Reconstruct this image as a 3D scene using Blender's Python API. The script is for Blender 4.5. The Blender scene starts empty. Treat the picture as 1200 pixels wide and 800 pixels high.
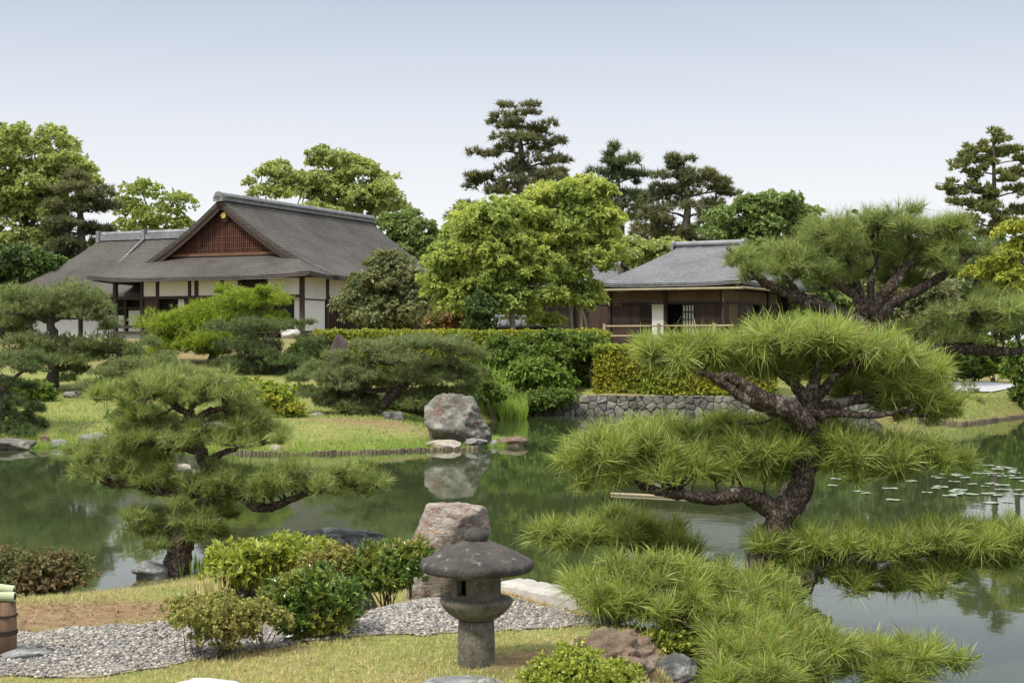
import bpy, math, random
import numpy as np
from mathutils import Vector, noise as mnoise

random.seed(7)
RNG = np.random.default_rng(7)
sc = bpy.context.scene
COL = sc.collection
F, CX, CY, CAMZ = 1700.0, 600.0, 400.0, 2.1
R = math.radians

def P(px, py, d):
    """world point of a place in the garden seen in direction (px,py) at real depth d"""
    return np.array(((px - CX) / F * d, d, CAMZ - (py - CY) / F * d))

# ------------------------------------------------------------------ object helpers
def tag(o, label=None, cat=None, group=None, kind=None):
    if label: o['label'] = label
    if cat: o['category'] = cat
    if group: o['group'] = group
    if kind: o['kind'] = kind
    return o

def empty(name, loc, label, cat, group=None, rz=0.0):
    o = bpy.data.objects.new(name, None); COL.objects.link(o)
    o.location = Vector([float(a) for a in loc]); o.rotation_euler = (0, 0, rz); o.empty_display_size = .2
    return tag(o, label, cat, group)

class MB:
    """collects vertices and polygons; build() links them as ONE mesh object"""
    def __init__(s): s.V = []; s.L = []; s.T = []; s.n = 0
    def add(s, v, faces):
        v = np.asarray(v, dtype=np.float32).reshape(-1, 3)
        for f in faces:
            s.L.append(np.asarray(f, dtype=np.int64) + s.n); s.T.append(np.array([len(f)]))
        s.V.append(v); s.n += len(v)
    def addk(s, v, f):
        """f: (m,k) array of faces"""
        v = np.asarray(v, dtype=np.float32).reshape(-1, 3); f = np.asarray(f, dtype=np.int64)
        s.L.append((f + s.n).ravel()); s.T.append(np.full(len(f), f.shape[1])); s.V.append(v); s.n += len(v)
    def faces_on_last(s, f, nv):
        f = np.asarray(f, dtype=np.int64)
        s.L.append((f + s.n - nv).ravel()); s.T.append(np.full(len(f), f.shape[1]))
    def box(s, x0, x1, y0, y1, z0, z1):
        v = [(x, y, z) for z in (z0, z1) for y in (y0, y1) for x in (x0, x1)]
        s.addk(v, [(0, 2, 3, 1), (4, 5, 7, 6), (0, 1, 5, 4), (2, 6, 7, 3), (0, 4, 6, 2), (1, 3, 7, 5)])
        return s
    def grid(s, X, Y, Z, closed=False):
        n, m = X.shape
        v = np.stack((X, Y, Z), -1).reshape(-1, 3)
        i, j = np.meshgrid(np.arange(n - 1), np.arange(m if closed else m - 1), indexing='ij')
        j2 = (j + 1) % m
        f = np.stack((i * m + j, i * m + j2, (i + 1) * m + j2, (i + 1) * m + j), -1).reshape(-1, 4)
        s.addk(v, f); return s
    def solid(s, X, Y, Z, th):
        """open sheet with thickness th (downward) and a closed rim"""
        s.grid(X, Y, Z); s.grid(X[::-1], Y[::-1], Z[::-1] - th)
        for a in ((slice(0, 1), slice(None)), (slice(-1, None), slice(None)), (slice(None), slice(0, 1)), (slice(None), slice(-1, None))):
            x, y, z = X[a].ravel(), Y[a].ravel(), Z[a].ravel()
            s.grid(np.stack((x, x)), np.stack((y, y)), np.stack((z, z - th)))
        return s
    def tube(s, pts, rad, sides=8, rough=0.0, rng=None):
        pts = np.asarray(pts, float); n = len(pts)
        rad = np.broadcast_to(np.asarray(rad, float), (n,))
        t = np.gradient(pts, axis=0); t /= np.linalg.norm(t, axis=1)[:, None] + 1e-9
        ref = np.array((.31, .17, .93)) if abs(t[:, 2]).mean() < .8 else np.array((.9, .4, .1))
        a = np.cross(t, ref); a /= np.linalg.norm(a, axis=1)[:, None] + 1e-9
        b = np.cross(t, a)
        ph = np.arange(sides) / sides * 2 * np.pi
        rr = rad[:, None] * np.ones((1, sides))
        if rough:
            q0 = (pts[:, None] + rr[..., None] * (a[:, None] * np.cos(ph)[None, :, None] + b[:, None] * np.sin(ph)[None, :, None])) / max(rad.mean(), 1e-4)
            k = vnoise(q0.reshape(-1, 3), .55, 31).reshape(rr.shape) + .6 * vnoise(q0.reshape(-1, 3), 1.7, 32).reshape(rr.shape)
            rr = rr * (1 + rough * 1.3 * k + (rng or RNG).uniform(-rough, rough, rr.shape) * .5)
        ring = pts[:, None] + rr[..., None] * (a[:, None] * np.cos(ph)[None, :, None] + b[:, None] * np.sin(ph)[None, :, None])
        s.grid(ring[..., 0], ring[..., 1], ring[..., 2], closed=True)
        nv = n * sides
        s.faces_on_last([list(range(sides))[::-1]], nv); s.faces_on_last([list(range(nv - sides, nv))], nv)
        return s
    def lathe(s, prof, sides=48, wob=0.0):
        prof = np.asarray(prof, float); ph = np.arange(sides) / sides * 2 * np.pi
        r = prof[:, 0][:, None] * np.ones((1, sides))
        z = prof[:, 1][:, None] * np.ones((1, sides))
        if wob: r = r * (1 + wob * np.sin(ph * 3 + 1)[None] + wob * np.sin(ph * 7)[None] * .6 + RNG.uniform(-wob, wob, r.shape) * .35)
        s.grid(r * np.cos(ph), r * np.sin(ph), z, closed=True)
        nv = len(prof) * sides
        s.faces_on_last([list(range(sides))[::-1]], nv); s.faces_on_last([list(range(nv - sides, nv))], nv)
        return s
    def build(s, name, mat, parent=None, smooth=False, loc=None):
        me = bpy.data.meshes.new(name)
        V = np.concatenate(s.V); L = np.concatenate(s.L); T = np.concatenate(s.T)
        if loc is not None: V = V - np.asarray(loc, np.float32)
        me.vertices.add(len(V)); me.vertices.foreach_set('co', V.astype(np.float32).ravel())
        me.loops.add(len(L)); me.loops.foreach_set('vertex_index', L.astype(np.int32))
        me.polygons.add(len(T))
        st = np.concatenate(([0], np.cumsum(T)[:-1])).astype(np.int32)
        me.polygons.foreach_set('loop_start', st)
        me.polygons.foreach_set('use_smooth', np.full(len(T), smooth))
        me.update(calc_edges=True)
        me.materials.append(mat)
        o = bpy.data.objects.new(name, me); COL.objects.link(o)
        if loc is not None and parent is None: o.location = Vector([float(a) for a in loc])
        if parent is not None:
            o.parent = parent
        return o

def smoothline(pts, n=6, jit=0.0, rng=None):
    """Catmull-Rom through points (any width of columns)"""
    p = np.asarray(pts, float)
    q = np.vstack((2 * p[0] - p[1], p, 2 * p[-1] - p[-2])); out = []
    for i in range(1, len(q) - 2):
        for k in range(n):
            t = k / n; a, b, c, d = q[i - 1], q[i], q[i + 1], q[i + 2]
            out.append(.5 * (2 * b + (c - a) * t + (2 * a - 5 * b + 4 * c - d) * t * t + (3 * b - a - 3 * c + d) * t ** 3))
    out.append(p[-1]); out = np.array(out)
    if jit: out[1:-1, :3] += (rng or RNG).normal(0, jit, (len(out) - 2, 3))
    return out

def nrm(v): return v / (np.linalg.norm(v, axis=-1, keepdims=True) + 1e-9)

def vnoise(p, sc_=1.0, seed=0):
    """cheap smooth noise in -1..1, vectorised"""
    r = np.random.default_rng(seed + 99); out = 0
    for k in range(5):
        kv = r.normal(0, 1, 3); kv *= (1.0 + .5 * k) / np.linalg.norm(kv)
        out = out + np.sin(p @ kv * sc_ * 2.2 + r.uniform(0, 6.3)) * (1 / (1 + .35 * k))
    return out / 3.2

# ------------------------------------------------------------------ materials
def new_mat(name):
    m = bpy.data.materials.new(name); m.use_nodes = True
    nt = m.node_tree; nt.nodes.clear()
    return m, nt, nt.nodes, nt.links
def nd(N, t, **kw):
    n = N.new(t)
    for k, v in kw.items():
        if k in n.inputs: n.inputs[k].default_value = v
        else: setattr(n, k, v)
    return n
def ramp(N, stops, interp='LINEAR'):
    r = N.new('ShaderNodeValToRGB'); r.color_ramp.interpolation = interp
    e = r.color_ramp.elements
    while len(e) < len(stops): e.new(.5)
    for el, (p, c) in zip(e, stops): el.position = p; el.color = (*c, 1)
    return r
def mixc(N, Lk, fac, a, b, mode='MIX'):
    m = N.new('ShaderNodeMix'); m.data_type = 'RGBA'; m.blend_type = mode
    for sock, v in ((m.inputs[0], fac), (m.inputs[6], a), (m.inputs[7], b)):
        if isinstance(v, (int, float)): sock.default_value = v
        elif isinstance(v, tuple): sock.default_value = (*v, 1)
        else: Lk.new(v, sock)
    return m.outputs[2]

def leaf_mat(name, c1, c2, c3=None, nscale=.5, transl=.42, rough=.55, spec=.25):
    """foliage: each leaf its own tint, patches of younger growth"""
    m, nt, N, Lk = new_mat(name)
    c1, c2, c3 = (tuple(min(.8, v * s) for v, s in zip(c, LEAFGAIN)) if c else None for c in (c1, c2, c3))
    g = N.new('ShaderNodeNewGeometry')
    col = mixc(N, Lk, g.outputs['Random Per Island'], c1, c2)
    if c3:
        tc = N.new('ShaderNodeTexCoord')
        no = nd(N, 'ShaderNodeTexNoise', Scale=nscale, Detail=3.0)
        Lk.new(tc.outputs['Object'], no.inputs['Vector'])
        r = ramp(N, [(.42, (0, 0, 0)), (.62, (1, 1, 1))]); Lk.new(no.outputs['Fac'], r.inputs[0])
        col = mixc(N, Lk, r.outputs[0], col, c3)
        # keep per-leaf variety in the young growth as well
        hv = nd(N, 'ShaderNodeHueSaturation'); mr = nd(N, 'ShaderNodeMapRange')
        mr.inputs[3].default_value = .7; mr.inputs[4].default_value = 1.3
        Lk.new(g.outputs['Random Per Island'], mr.inputs[0]); Lk.new(mr.outputs[0], hv.inputs['Value']); Lk.new(col, hv.inputs['Color'])
        col = hv.outputs[0]
    if 'needle' in name:      # a few dead brown needles among the green
        rb_ = ramp(N, [(.945, (0, 0, 0)), (.95, (1, 1, 1))], 'CONSTANT'); Lk.new(g.outputs['Random Per Island'], rb_.inputs[0])
        col = mixc(N, Lk, rb_.outputs[0], col, (.3, .2, .09))
    p = nd(N, 'ShaderNodeBsdfPrincipled', Roughness=rough); p.inputs['Specular IOR Level'].default_value = spec
    t = N.new('ShaderNodeBsdfTranslucent'); mx = N.new('ShaderNodeMixShader'); mx.inputs[0].default_value = transl
    Lk.new(col, p.inputs['Base Color'])
    tcol = mixc(N, Lk, 1.0, col, (1.2, 1.2, .85), 'MULTIPLY'); Lk.new(tcol, t.inputs['Color'])
    Lk.new(p.outputs[0], mx.inputs[1]); Lk.new(t.outputs[0], mx.inputs[2])
    o = N.new('ShaderNodeOutputMaterial'); Lk.new(mx.outputs[0], o.inputs[0])
    return m

def solid_mat(name, c1, c2, scale=3.0, rough=.85, bump=.3, bscale=None, stretch=(1, 1, 1), detail=6.0, spots=None, spot_scale=6.0, spot_lo=.6, isl=0.0, spec=.3, bdist=.02):
    m, nt, N, Lk = new_mat(name)
    tc = N.new('ShaderNodeTexCoord'); mp = N.new('ShaderNodeMapping'); mp.inputs['Scale'].default_value = stretch
    Lk.new(tc.outputs['Object'], mp.inputs[0])
    n1 = nd(N, 'ShaderNodeTexNoise', Scale=scale, Detail=detail, Roughness=.65); Lk.new(mp.outputs[0], n1.inputs['Vector'])
    r = ramp(N, [(.3, c1), (.7, c2)]); Lk.new(n1.outputs['Fac'], r.inputs[0]); col = r.outputs[0]
    for i, sp in enumerate(spots or []):
        n2 = nd(N, 'ShaderNodeTexNoise', Scale=spot_scale * (1 + i * .37), Detail=5.0, Roughness=.6); Lk.new(mp.outputs[0], n2.inputs['Vector'])
        n2.inputs['Distortion'].default_value = .6 * i
        r2 = ramp(N, [(spot_lo - .03, (0, 0, 0)), (spot_lo + .11, (.85, .85, .85))]); Lk.new(n2.outputs['Fac'], r2.inputs[0])
        col = mixc(N, Lk, r2.outputs[0], col, sp)
    if isl:
        g = N.new('ShaderNodeNewGeometry'); hv = nd(N, 'ShaderNodeHueSaturation'); mr = nd(N, 'ShaderNodeMapRange')
        mr.inputs[3].default_value = 1 - isl; mr.inputs[4].default_value = 1 + isl
        Lk.new(g.outputs['Random Per Island'], mr.inputs[0]); Lk.new(mr.outputs[0], hv.inputs['Value']); Lk.new(col, hv.inputs['Color']); col = hv.outputs[0]
    p = nd(N, 'ShaderNodeBsdfPrincipled', Roughness=rough); p.inputs['Specular IOR Level'].default_value = spec
    Lk.new(col, p.inputs['Base Color'])
    if bump:
        n3 = nd(N, 'ShaderNodeTexNoise', Scale=bscale or scale * 4, Detail=8.0, Roughness=.7); Lk.new(mp.outputs[0], n3.inputs['Vector'])
        b = nd(N, 'ShaderNodeBump', Strength=bump, Distance=bdist); Lk.new(n3.outputs['Fac'], b.inputs['Height']); Lk.new(b.outputs[0], p.inputs['Normal'])
    o = N.new('ShaderNodeOutputMaterial'); Lk.new(p.outputs[0], o.inputs[0])
    return m

LEAFGAIN = (1.6, 1.48, 1.9)
M = {}
# foliage
M['needle_near'] = leaf_mat('needle_near', (.095, .14, .024), (.23, .285, .056), (.2, .26, .045), 4.0, .4, .45, .4)
M['needle_mid'] = leaf_mat('needle_mid', (.1, .145, .03), (.2, .255, .06), (.18, .235, .048), 2.0, .3, .5, .4)
M['needle_behind'] = leaf_mat('needle_behind', (.095, .14, .03), (.195, .25, .058), (.17, .23, .044), 1.4, .3, .5, .4)
M['pine_olive'] = leaf_mat('pine_olive', (.085, .115, .036), (.155, .19, .065), (.125, .165, .045), .7, .4)
M['pine_bright'] = leaf_mat('pine_bright', (.09, .15, .012), (.19, .25, .022), (.16, .22, .02), .8, .4)
M['pine_dark'] = leaf_mat('pine_dark', (.055, .085, .027), (.11, .145, .046), (.075, .115, .033), .8, .4)
M['pine_far'] = leaf_mat('pine_far', (.055, .075, .032), (.115, .135, .055), (.125, .135, .05), .25, .4)
M['pine_far_green'] = leaf_mat('pine_far_green', (.03, .055, .028), (.07, .1, .04), (.08, .11, .03), .25, .4)
M['conifer_thin'] = leaf_mat('conifer_thin', (.09, .12, .04), (.16, .19, .06), (.13, .15, .04), .3, .4)
M['leaf_bright'] = leaf_mat('leaf_bright', (.14, .205, .038), (.265, .335, .08), (.3, .35, .075), .55, .45)
M['leaf_light'] = leaf_mat('leaf_light', (.145, .195, .05), (.26, .315, .095), (.25, .3, .08), .22, .46)
M['leaf_pale'] = leaf_mat('leaf_pale', (.14, .19, .05), (.24, .29, .08), (.2, .26, .05), .22, .42)
M['leaf_green'] = leaf_mat('leaf_green', (.085, .14, .035), (.175, .24, .07), (.15, .21, .055), .3, .42)
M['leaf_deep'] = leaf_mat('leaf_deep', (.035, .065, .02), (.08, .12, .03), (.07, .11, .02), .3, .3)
M['leaf_dull'] = leaf_mat('leaf_dull', (.075, .105, .036), (.15, .185, .065), (.155, .165, .06), .9, .3)
M['leaf_yellow'] = leaf_mat('leaf_yellow', (.15, .2, .026), (.26, .3, .05), (.24, .27, .035), .5, .42)
M['leaf_hedge'] = leaf_mat('leaf_hedge', (.1, .15, .018), (.22, .26, .03), (.24, .25, .025), 1.2, .35)
M['leaf_hedge_deep'] = leaf_mat('leaf_hedge_deep', (.045, .085, .015), (.12, .18, .03), (.1, .15, .02), .9, .35)
M['leaf_bush'] = leaf_mat('leaf_bush', (.07, .13, .018), (.15, .22, .035), (.13, .2, .03), 1.2, .38)
M['leaf_azalea'] = leaf_mat('leaf_azalea', (.1, .17, .015), (.22, .28, .03), (.22, .24, .03), 2.2, .35)
M['leaf_fore'] = leaf_mat('leaf_fore', (.13, .19, .022), (.27, .31, .045), (.21, .25, .035), 4.0, .35, .4, .45)
M['leaf_gloss'] = leaf_mat('leaf_gloss', (.035, .085, .012), (.12, .19, .03), (.15, .17, .03), 5.0, .25, .28, .6)
M['litter'] = leaf_mat('litter', (.09, .05, .025), (.24, .15, .08), None, 1, .1)
M['leaf_tips'] = leaf_mat('leaf_tips', (.2, .2, .05), (.34, .22, .12), None, 1, .35, .3, .5)
M['leaf_rusty'] = leaf_mat('leaf_rusty', (.055, .075, .02), (.125, .135, .04), (.13, .1, .04), 3.5, .3)
M['leaf_sparse'] = leaf_mat('leaf_sparse', (.1, .13, .025), (.24, .25, .06), (.2, .19, .05), 5.0, .35)
M['leaf_reddish'] = leaf_mat('leaf_reddish', (.14, .1, .04), (.26, .18, .07), (.12, .14, .03), 1.2, .35)
M['reed'] = leaf_mat('reed', (.12, .2, .025), (.22, .32, .05), None, 1, .4)
M['grass_lawn'] = leaf_mat('grass_lawn', (.19, .22, .06), (.38, .37, .14), (.36, .3, .13), 1.0, .3)
M['grass_bank'] = leaf_mat('grass_bank', (.11, .19, .03), (.21, .29, .06), (.25, .27, .08), .35, .35)
M['wood_far'] = leaf_mat('wood_far', (.035, .06, .02), (.09, .13, .04), (.07, .1, .03), .12, .3)
# bark, wood, stone
M['bark'] = solid_mat('bark', (.055, .042, .033), (.17, .14, .115), 7, .95, .9, 22, (1, 1, .45), spots=[(.27, .26, .23)], spot_scale=9, spot_lo=.62, bdist=.02)
def bark_mat(name, c1, c2, c3, sc_, bd):
    m, nt, N, Lk = new_mat(name)
    tc = N.new('ShaderNodeTexCoord'); mp = N.new('ShaderNodeMapping'); Lk.new(tc.outputs['Object'], mp.inputs[0]); mp.inputs['Scale'].default_value = (1, 1, .6)
    nw = nd(N, 'ShaderNodeTexNoise', Scale=sc_ * .7, Detail=4.0); Lk.new(mp.outputs[0], nw.inputs['Vector'])
    wv = mixc(N, Lk, .12, mp.outputs[0], nw.outputs['Color'], 'ADD')
    v = nd(N, 'ShaderNodeTexVoronoi', Scale=sc_); v.feature = 'DISTANCE_TO_EDGE'; Lk.new(wv, v.inputs['Vector'])
    v2 = nd(N, 'ShaderNodeTexVoronoi', Scale=sc_); Lk.new(wv, v2.inputs['Vector'])
    r = ramp(N, [(0, c1), (.25, c2)]); Lk.new(v.outputs['Distance'], r.inputs[0])
    n = nd(N, 'ShaderNodeTexNoise', Scale=sc_ * 3, Detail=8.0, Roughness=.75); Lk.new(mp.outputs[0], n.inputs['Vector'])
    r2 = ramp(N, [(.3, (.55, .55, .55)), (.7, (1.35, 1.33, 1.3))]); Lk.new(n.outputs['Fac'], r2.inputs[0])
    col = mixc(N, Lk, 1.0, r.outputs[0], r2.outputs[0], 'MULTIPLY')
    n3 = nd(N, 'ShaderNodeTexNoise', Scale=sc_ * .35, Detail=6.0, Roughness=.7); Lk.new(mp.outputs[0], n3.inputs['Vector'])
    r3 = ramp(N, [(.56, (0, 0, 0)), (.64, (1, 1, 1))]); Lk.new(n3.outputs['Fac'], r3.inputs[0]); col = mixc(N, Lk, r3.outputs[0], col, c3)
    p = nd(N, 'ShaderNodeBsdfPrincipled', Roughness=.95); p.inputs['Specular IOR Level'].default_value = .15; Lk.new(col, p.inputs['Base Color'])
    ad = nd(N, 'ShaderNodeMath', operation='MULTIPLY_ADD'); ad.inputs[1].default_value = .5; mn = nd(N, 'ShaderNodeMath', operation='MINIMUM'); mn.inputs[1].default_value = .3
    Lk.new(v.outputs['Distance'], mn.inputs[0]); Lk.new(n.outputs['Fac'], ad.inputs[0]); Lk.new(mn.outputs[0], ad.inputs[2])
    b = nd(N, 'ShaderNodeBump', Strength=1.0, Distance=bd); Lk.new(ad.outputs[0], b.inputs['Height']); Lk.new(b.outputs[0], p.inputs['Normal'])
    o = N.new('ShaderNodeOutputMaterial'); Lk.new(p.outputs[0], o.inputs[0]); return m
M['bark'] = bark_mat('bark', (.03, .022, .018), (.17, .13, .105), (.3, .27, .235), 26, .03)
M['bark_far'] = solid_mat('bark_far', (.05, .042, .034), (.13, .11, .09), 3, .95, .5)
M['bark_pale'] = solid_mat('bark_pale', (.2, .17, .13), (.36, .31, .25), 3, .9, .4)
M['twig'] = solid_mat('twig', (.07, .055, .04), (.16, .12, .09), 8, .9, .2)
M['wood_dark'] = solid_mat('wood_dark', (.022, .016, .013), (.06, .042, .034), 2.5, .7, .3, 9, (6, 6, .5))
M['wood_boards'] = solid_mat('wood_boards', (.03, .018, .014), (.075, .046, .035), 1.6, .75, .3, 9, (7, 7, .4))
M['wood_gable'] = solid_mat('wood_gable', (.035, .014, .01), (.13, .052, .032), 1.1, .7, .3, 8, (8, 8, .35))
M['wood_edge'] = solid_mat('wood_edge', (.09, .045, .028), (.17, .09, .055), 2, .7, .2)
M['wood_tan'] = solid_mat('wood_tan', (.3, .22, .13), (.46, .36, .24), 2, .7, .2, 9, (.6, 6, 6))
M['plaster'] = solid_mat('plaster', (.58, .575, .56), (.66, .655, .64), .8, .85, .05)
M['plaster_eave_shade'] = solid_mat('plaster_eave_shade', (.62, .6, .55), (.7, .68, .63), .8, .85, .05)  # same white plaster, with the eave shade put in as a cream tint
M['plaster_tan'] = solid_mat('plaster_tan', (.1, .066, .036), (.15, .105, .062), .9, .85, .05)
M['paper'] = solid_mat('paper', (.6, .58, .52), (.72, .7, .64), 1, .8, 0)
M['void_shade'] = solid_mat('void_shade', (.012, .011, .01), (.02, .018, .016), 1, .9, 0)  # near-black colour stands in for the darkness of unlit insides
M['tile'] = solid_mat('tile', (.12, .125, .13), (.24, .245, .25), 2, .5, .3, spots=[(.34, .34, .335)], spot_scale=4, spot_lo=.62)
M['gold'] = solid_mat('gold', (.75, .5, .1), (.9, .65, .2), 3, .3, 0)
M['gold'].node_tree.nodes['Principled BSDF'].inputs['Metallic'].default_value = .8
M['rock_grey'] = solid_mat('rock_grey', (.11, .11, .1), (.33, .32, .3), 2.4, .9, .9, 9, spots=[(.5, .5, .46), (.07, .065, .05)], spot_scale=4, spot_lo=.56, bdist=.08)
M['rock_fine'] = solid_mat('rock_fine', (.13, .13, .125), (.34, .34, .33), 6, .9, .9, 30, spots=[(.48, .47, .44), (.1, .095, .08)], spot_scale=14, spot_lo=.6, bdist=.03)
M['rock_dark'] = solid_mat('rock_dark', (.035, .037, .036), (.15, .15, .145), 3.0, .85, .9, 10, spots=[(.4, .4, .38), (.2, .2, .19)], spot_scale=6, spot_lo=.54, bdist=.06)
M['rock_red'] = solid_mat('rock_red', (.2, .165, .14), (.47, .42, .37), 5, .9, 1.0, 14, (1, 1, 1.8), spots=[(.62, .61, .57), (.2, .075, .06), (.36, .2, .1), (.1, .095, .09)], spot_scale=7, spot_lo=.56, bdist=.05)
M['rock_red_far'] = solid_mat('rock_red_far', (.08, .075, .064), (.22, .2, .17), 1.6, .9, 1.0, 6, spots=[(.33, .34, .29), (.17, .085, .06), (.05, .05, .04), (.22, .23, .17)], spot_scale=3.2, spot_lo=.56, bdist=.08)
M['rock_brown'] = solid_mat('rock_brown', (.1, .07, .048), (.29, .21, .145), 5, .95, 1.0, 12, spots=[(.38, .33, .27), (.07, .055, .045)], spot_scale=7, spot_lo=.6, bdist=.05)
M['rock_white'] = solid_mat('rock_white', (.36, .36, .33), (.54, .53, .5), 3, .9, .5, 9, spots=[(.3, .3, .27)], spot_scale=6, spot_lo=.62)
M['rock_purple'] = solid_mat('rock_purple', (.045, .032, .033), (.13, .1, .098), 3, .9, .8, 8, (1, 1, .4))
M['rock_tan'] = solid_mat('rock_tan', (.2, .17, .13), (.4, .35, .28), 3, .9, .8, 8, spots=[(.46, .44, .4)], spot_scale=5, spot_lo=.62)
M['wall_stone'] = solid_mat('wall_stone', (.1, .095, .08), (.24, .225, .19), 2.5, .9, .8, 9, spots=[(.3, .3, .25), (.1, .115, .05)], spot_scale=3.5, spot_lo=.61, isl=.4, bdist=.03)
M['wall_joint'] = solid_mat('wall_joint', (.04, .038, .03), (.1, .09, .07), 5, .95, .5)
M['granite'] = solid_mat('granite', (.3, .285, .255), (.48, .46, .42), 9, .85, .5, 60, spots=[(.3, .29, .26)], spot_scale=28, spot_lo=.64, bdist=.006)
M['lantern_stone'] = solid_mat('lantern_stone', (.075, .067, .05), (.2, .18, .14), 14, .95, 1.0, 75, spots=[(.055, .052, .044), (.34, .32, .27)], spot_scale=42, spot_lo=.6, bdist=.012)
M['lantern_roof'] = solid_mat('lantern_roof', (.035, .031, .027), (.1, .088, .077), 9, .95, 1.0, 70, spots=[(.3, .29, .26), (.13, .12, .1)], spot_scale=19, spot_lo=.62, bdist=.016)
M['pebble'] = solid_mat('pebble', (.32, .31, .29), (.5, .48, .44), 20, .8, .1, isl=.55)
M['bamboo'] = solid_mat('bamboo', (.2, .165, .1), (.32, .27, .17), 2, .5, .1)
M['bamboo_green'] = solid_mat('bamboo_green', (.3, .33, .2), (.48, .48, .33), 4, .5, .1)
M['post_brown'] = solid_mat('post_brown', (.075, .042, .025), (.2, .12, .075), 4, .7, .6, 14, (6, 6, .4))
M['rope'] = solid_mat('rope', (.015, .014, .013), (.04, .036, .03), 20, .9, .4)
M['stake'] = solid_mat('stake', (.11, .085, .055), (.26, .21, .14), 4, .9, .5, isl=.3)
M['lily'] = solid_mat('lily', (.15, .2, .11), (.27, .31, .21), 3, .35, .05, spec=.5)

def roof_mat(name, c1, c2, axis, stripes, c3):
    """split shingles: fine courses along the slope, weathered patches"""
    m, nt, N, Lk = new_mat(name)
    tc = N.new('ShaderNodeTexCoord'); mp = N.new('ShaderNodeMapping'); Lk.new(tc.outputs['Object'], mp.inputs[0])
    mp.inputs['Scale'].default_value = (1, 1, 1)
    n1 = nd(N, 'ShaderNodeTexNoise', Scale=.55, Detail=7.0, Roughness=.7); Lk.new(mp.outputs[0], n1.inputs['Vector'])
    r = ramp(N, [(.3, c1), (.72, c2)]); Lk.new(n1.outputs['Fac'], r.inputs[0])
    w = nd(N, 'ShaderNodeTexWave', Scale=stripes, Distortion=2.2, Detail=3.0); w.bands_direction = axis; w.inputs['Detail Scale'].default_value = 2.5
    Lk.new(mp.outputs[0], w.inputs['Vector'])
    r2 = ramp(N, [(.1, (.62, .62, .62)), (.7, (1.12, 1.12, 1.12))]); Lk.new(w.outputs['Fac'], r2.inputs[0])
    col = mixc(N, Lk, .75, r.outputs[0], r2.outputs[0], 'MULTIPLY')
    n2 = nd(N, 'ShaderNodeTexNoise', Scale=9.0, Detail=6.0, Roughness=.8); Lk.new(mp.outputs[0], n2.inputs['Vector'])
    r3 = ramp(N, [(.35, (.6, .6, .6)), (.7, (1.3, 1.3, 1.3))]); Lk.new(n2.outputs['Fac'], r3.inputs[0])
    col = mixc(N, Lk, .8, col, r3.outputs[0], 'MULTIPLY')
    n4 = nd(N, 'ShaderNodeTexNoise', Scale=.35, Detail=5.0); Lk.new(mp.outputs[0], n4.inputs['Vector'])
    r4 = ramp(N, [(.5, (0, 0, 0)), (.72, (1, 1, 1))]); Lk.new(n4.outputs['Fac'], r4.inputs[0]); col = mixc(N, Lk, r4.outputs[0], col, c3)
    p = nd(N, 'ShaderNodeBsdfPrincipled', Roughness=.9); p.inputs['Specular IOR Level'].default_value = .2
    Lk.new(col, p.inputs['Base Color'])
    b = nd(N, 'ShaderNodeBump', Strength=.7, Distance=.05); Lk.new(w.outputs['Fac'], b.inputs['Height']); Lk.new(b.outputs[0], p.inputs['Normal'])
    o = N.new('ShaderNodeOutputMaterial'); Lk.new(p.outputs[0], o.inputs[0]); return m
M['roof_brown'] = roof_mat('roof_brown', (.06, .054, .047), (.115, .106, .093), 'Z', 3.2, (.09, .086, .075))
M['roof_grey'] = roof_mat('roof_grey', (.12, .122, .125), (.2, .203, .208), 'Z', 4.0, (.16, .162, .165))

# water
def water_mat():
    m, nt, N, Lk = new_mat('pond_water')
    tc = N.new('ShaderNodeTexCoord'); mp = N.new('ShaderNodeMapping'); Lk.new(tc.outputs['Object'], mp.inputs[0]); mp.inputs['Scale'].default_value = (1, .6, 1)
    n = nd(N, 'ShaderNodeTexNoise', Scale=1.3, Detail=4.0, Roughness=.55); Lk.new(mp.outputs[0], n.inputs['Vector'])
    n2 = nd(N, 'ShaderNodeTexNoise', Scale=7.0, Detail=2.0); Lk.new(mp.outputs[0], n2.inputs['Vector'])
    ad = nd(N, 'ShaderNodeMath', operation='MULTIPLY_ADD'); ad.inputs[1].default_value = .25
    Lk.new(n2.outputs['Fac'], ad.inputs[0]); Lk.new(n.outputs['Fac'], ad.inputs[2])
    b = nd(N, 'ShaderNodeBump', Strength=.032, Distance=.05); Lk.new(ad.outputs[0], b.inputs['Height'])
    p = nd(N, 'ShaderNodeBsdfPrincipled', Roughness=.03, IOR=1.333)
    p.inputs['Base Color'].default_value = (.032, .045, .017, 1)
    Lk.new(b.outputs[0], p.inputs['Normal'])
    o = N.new('ShaderNodeOutputMaterial'); Lk.new(p.outputs[0], o.inputs[0]); return m
M['water'] = water_mat()

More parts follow.
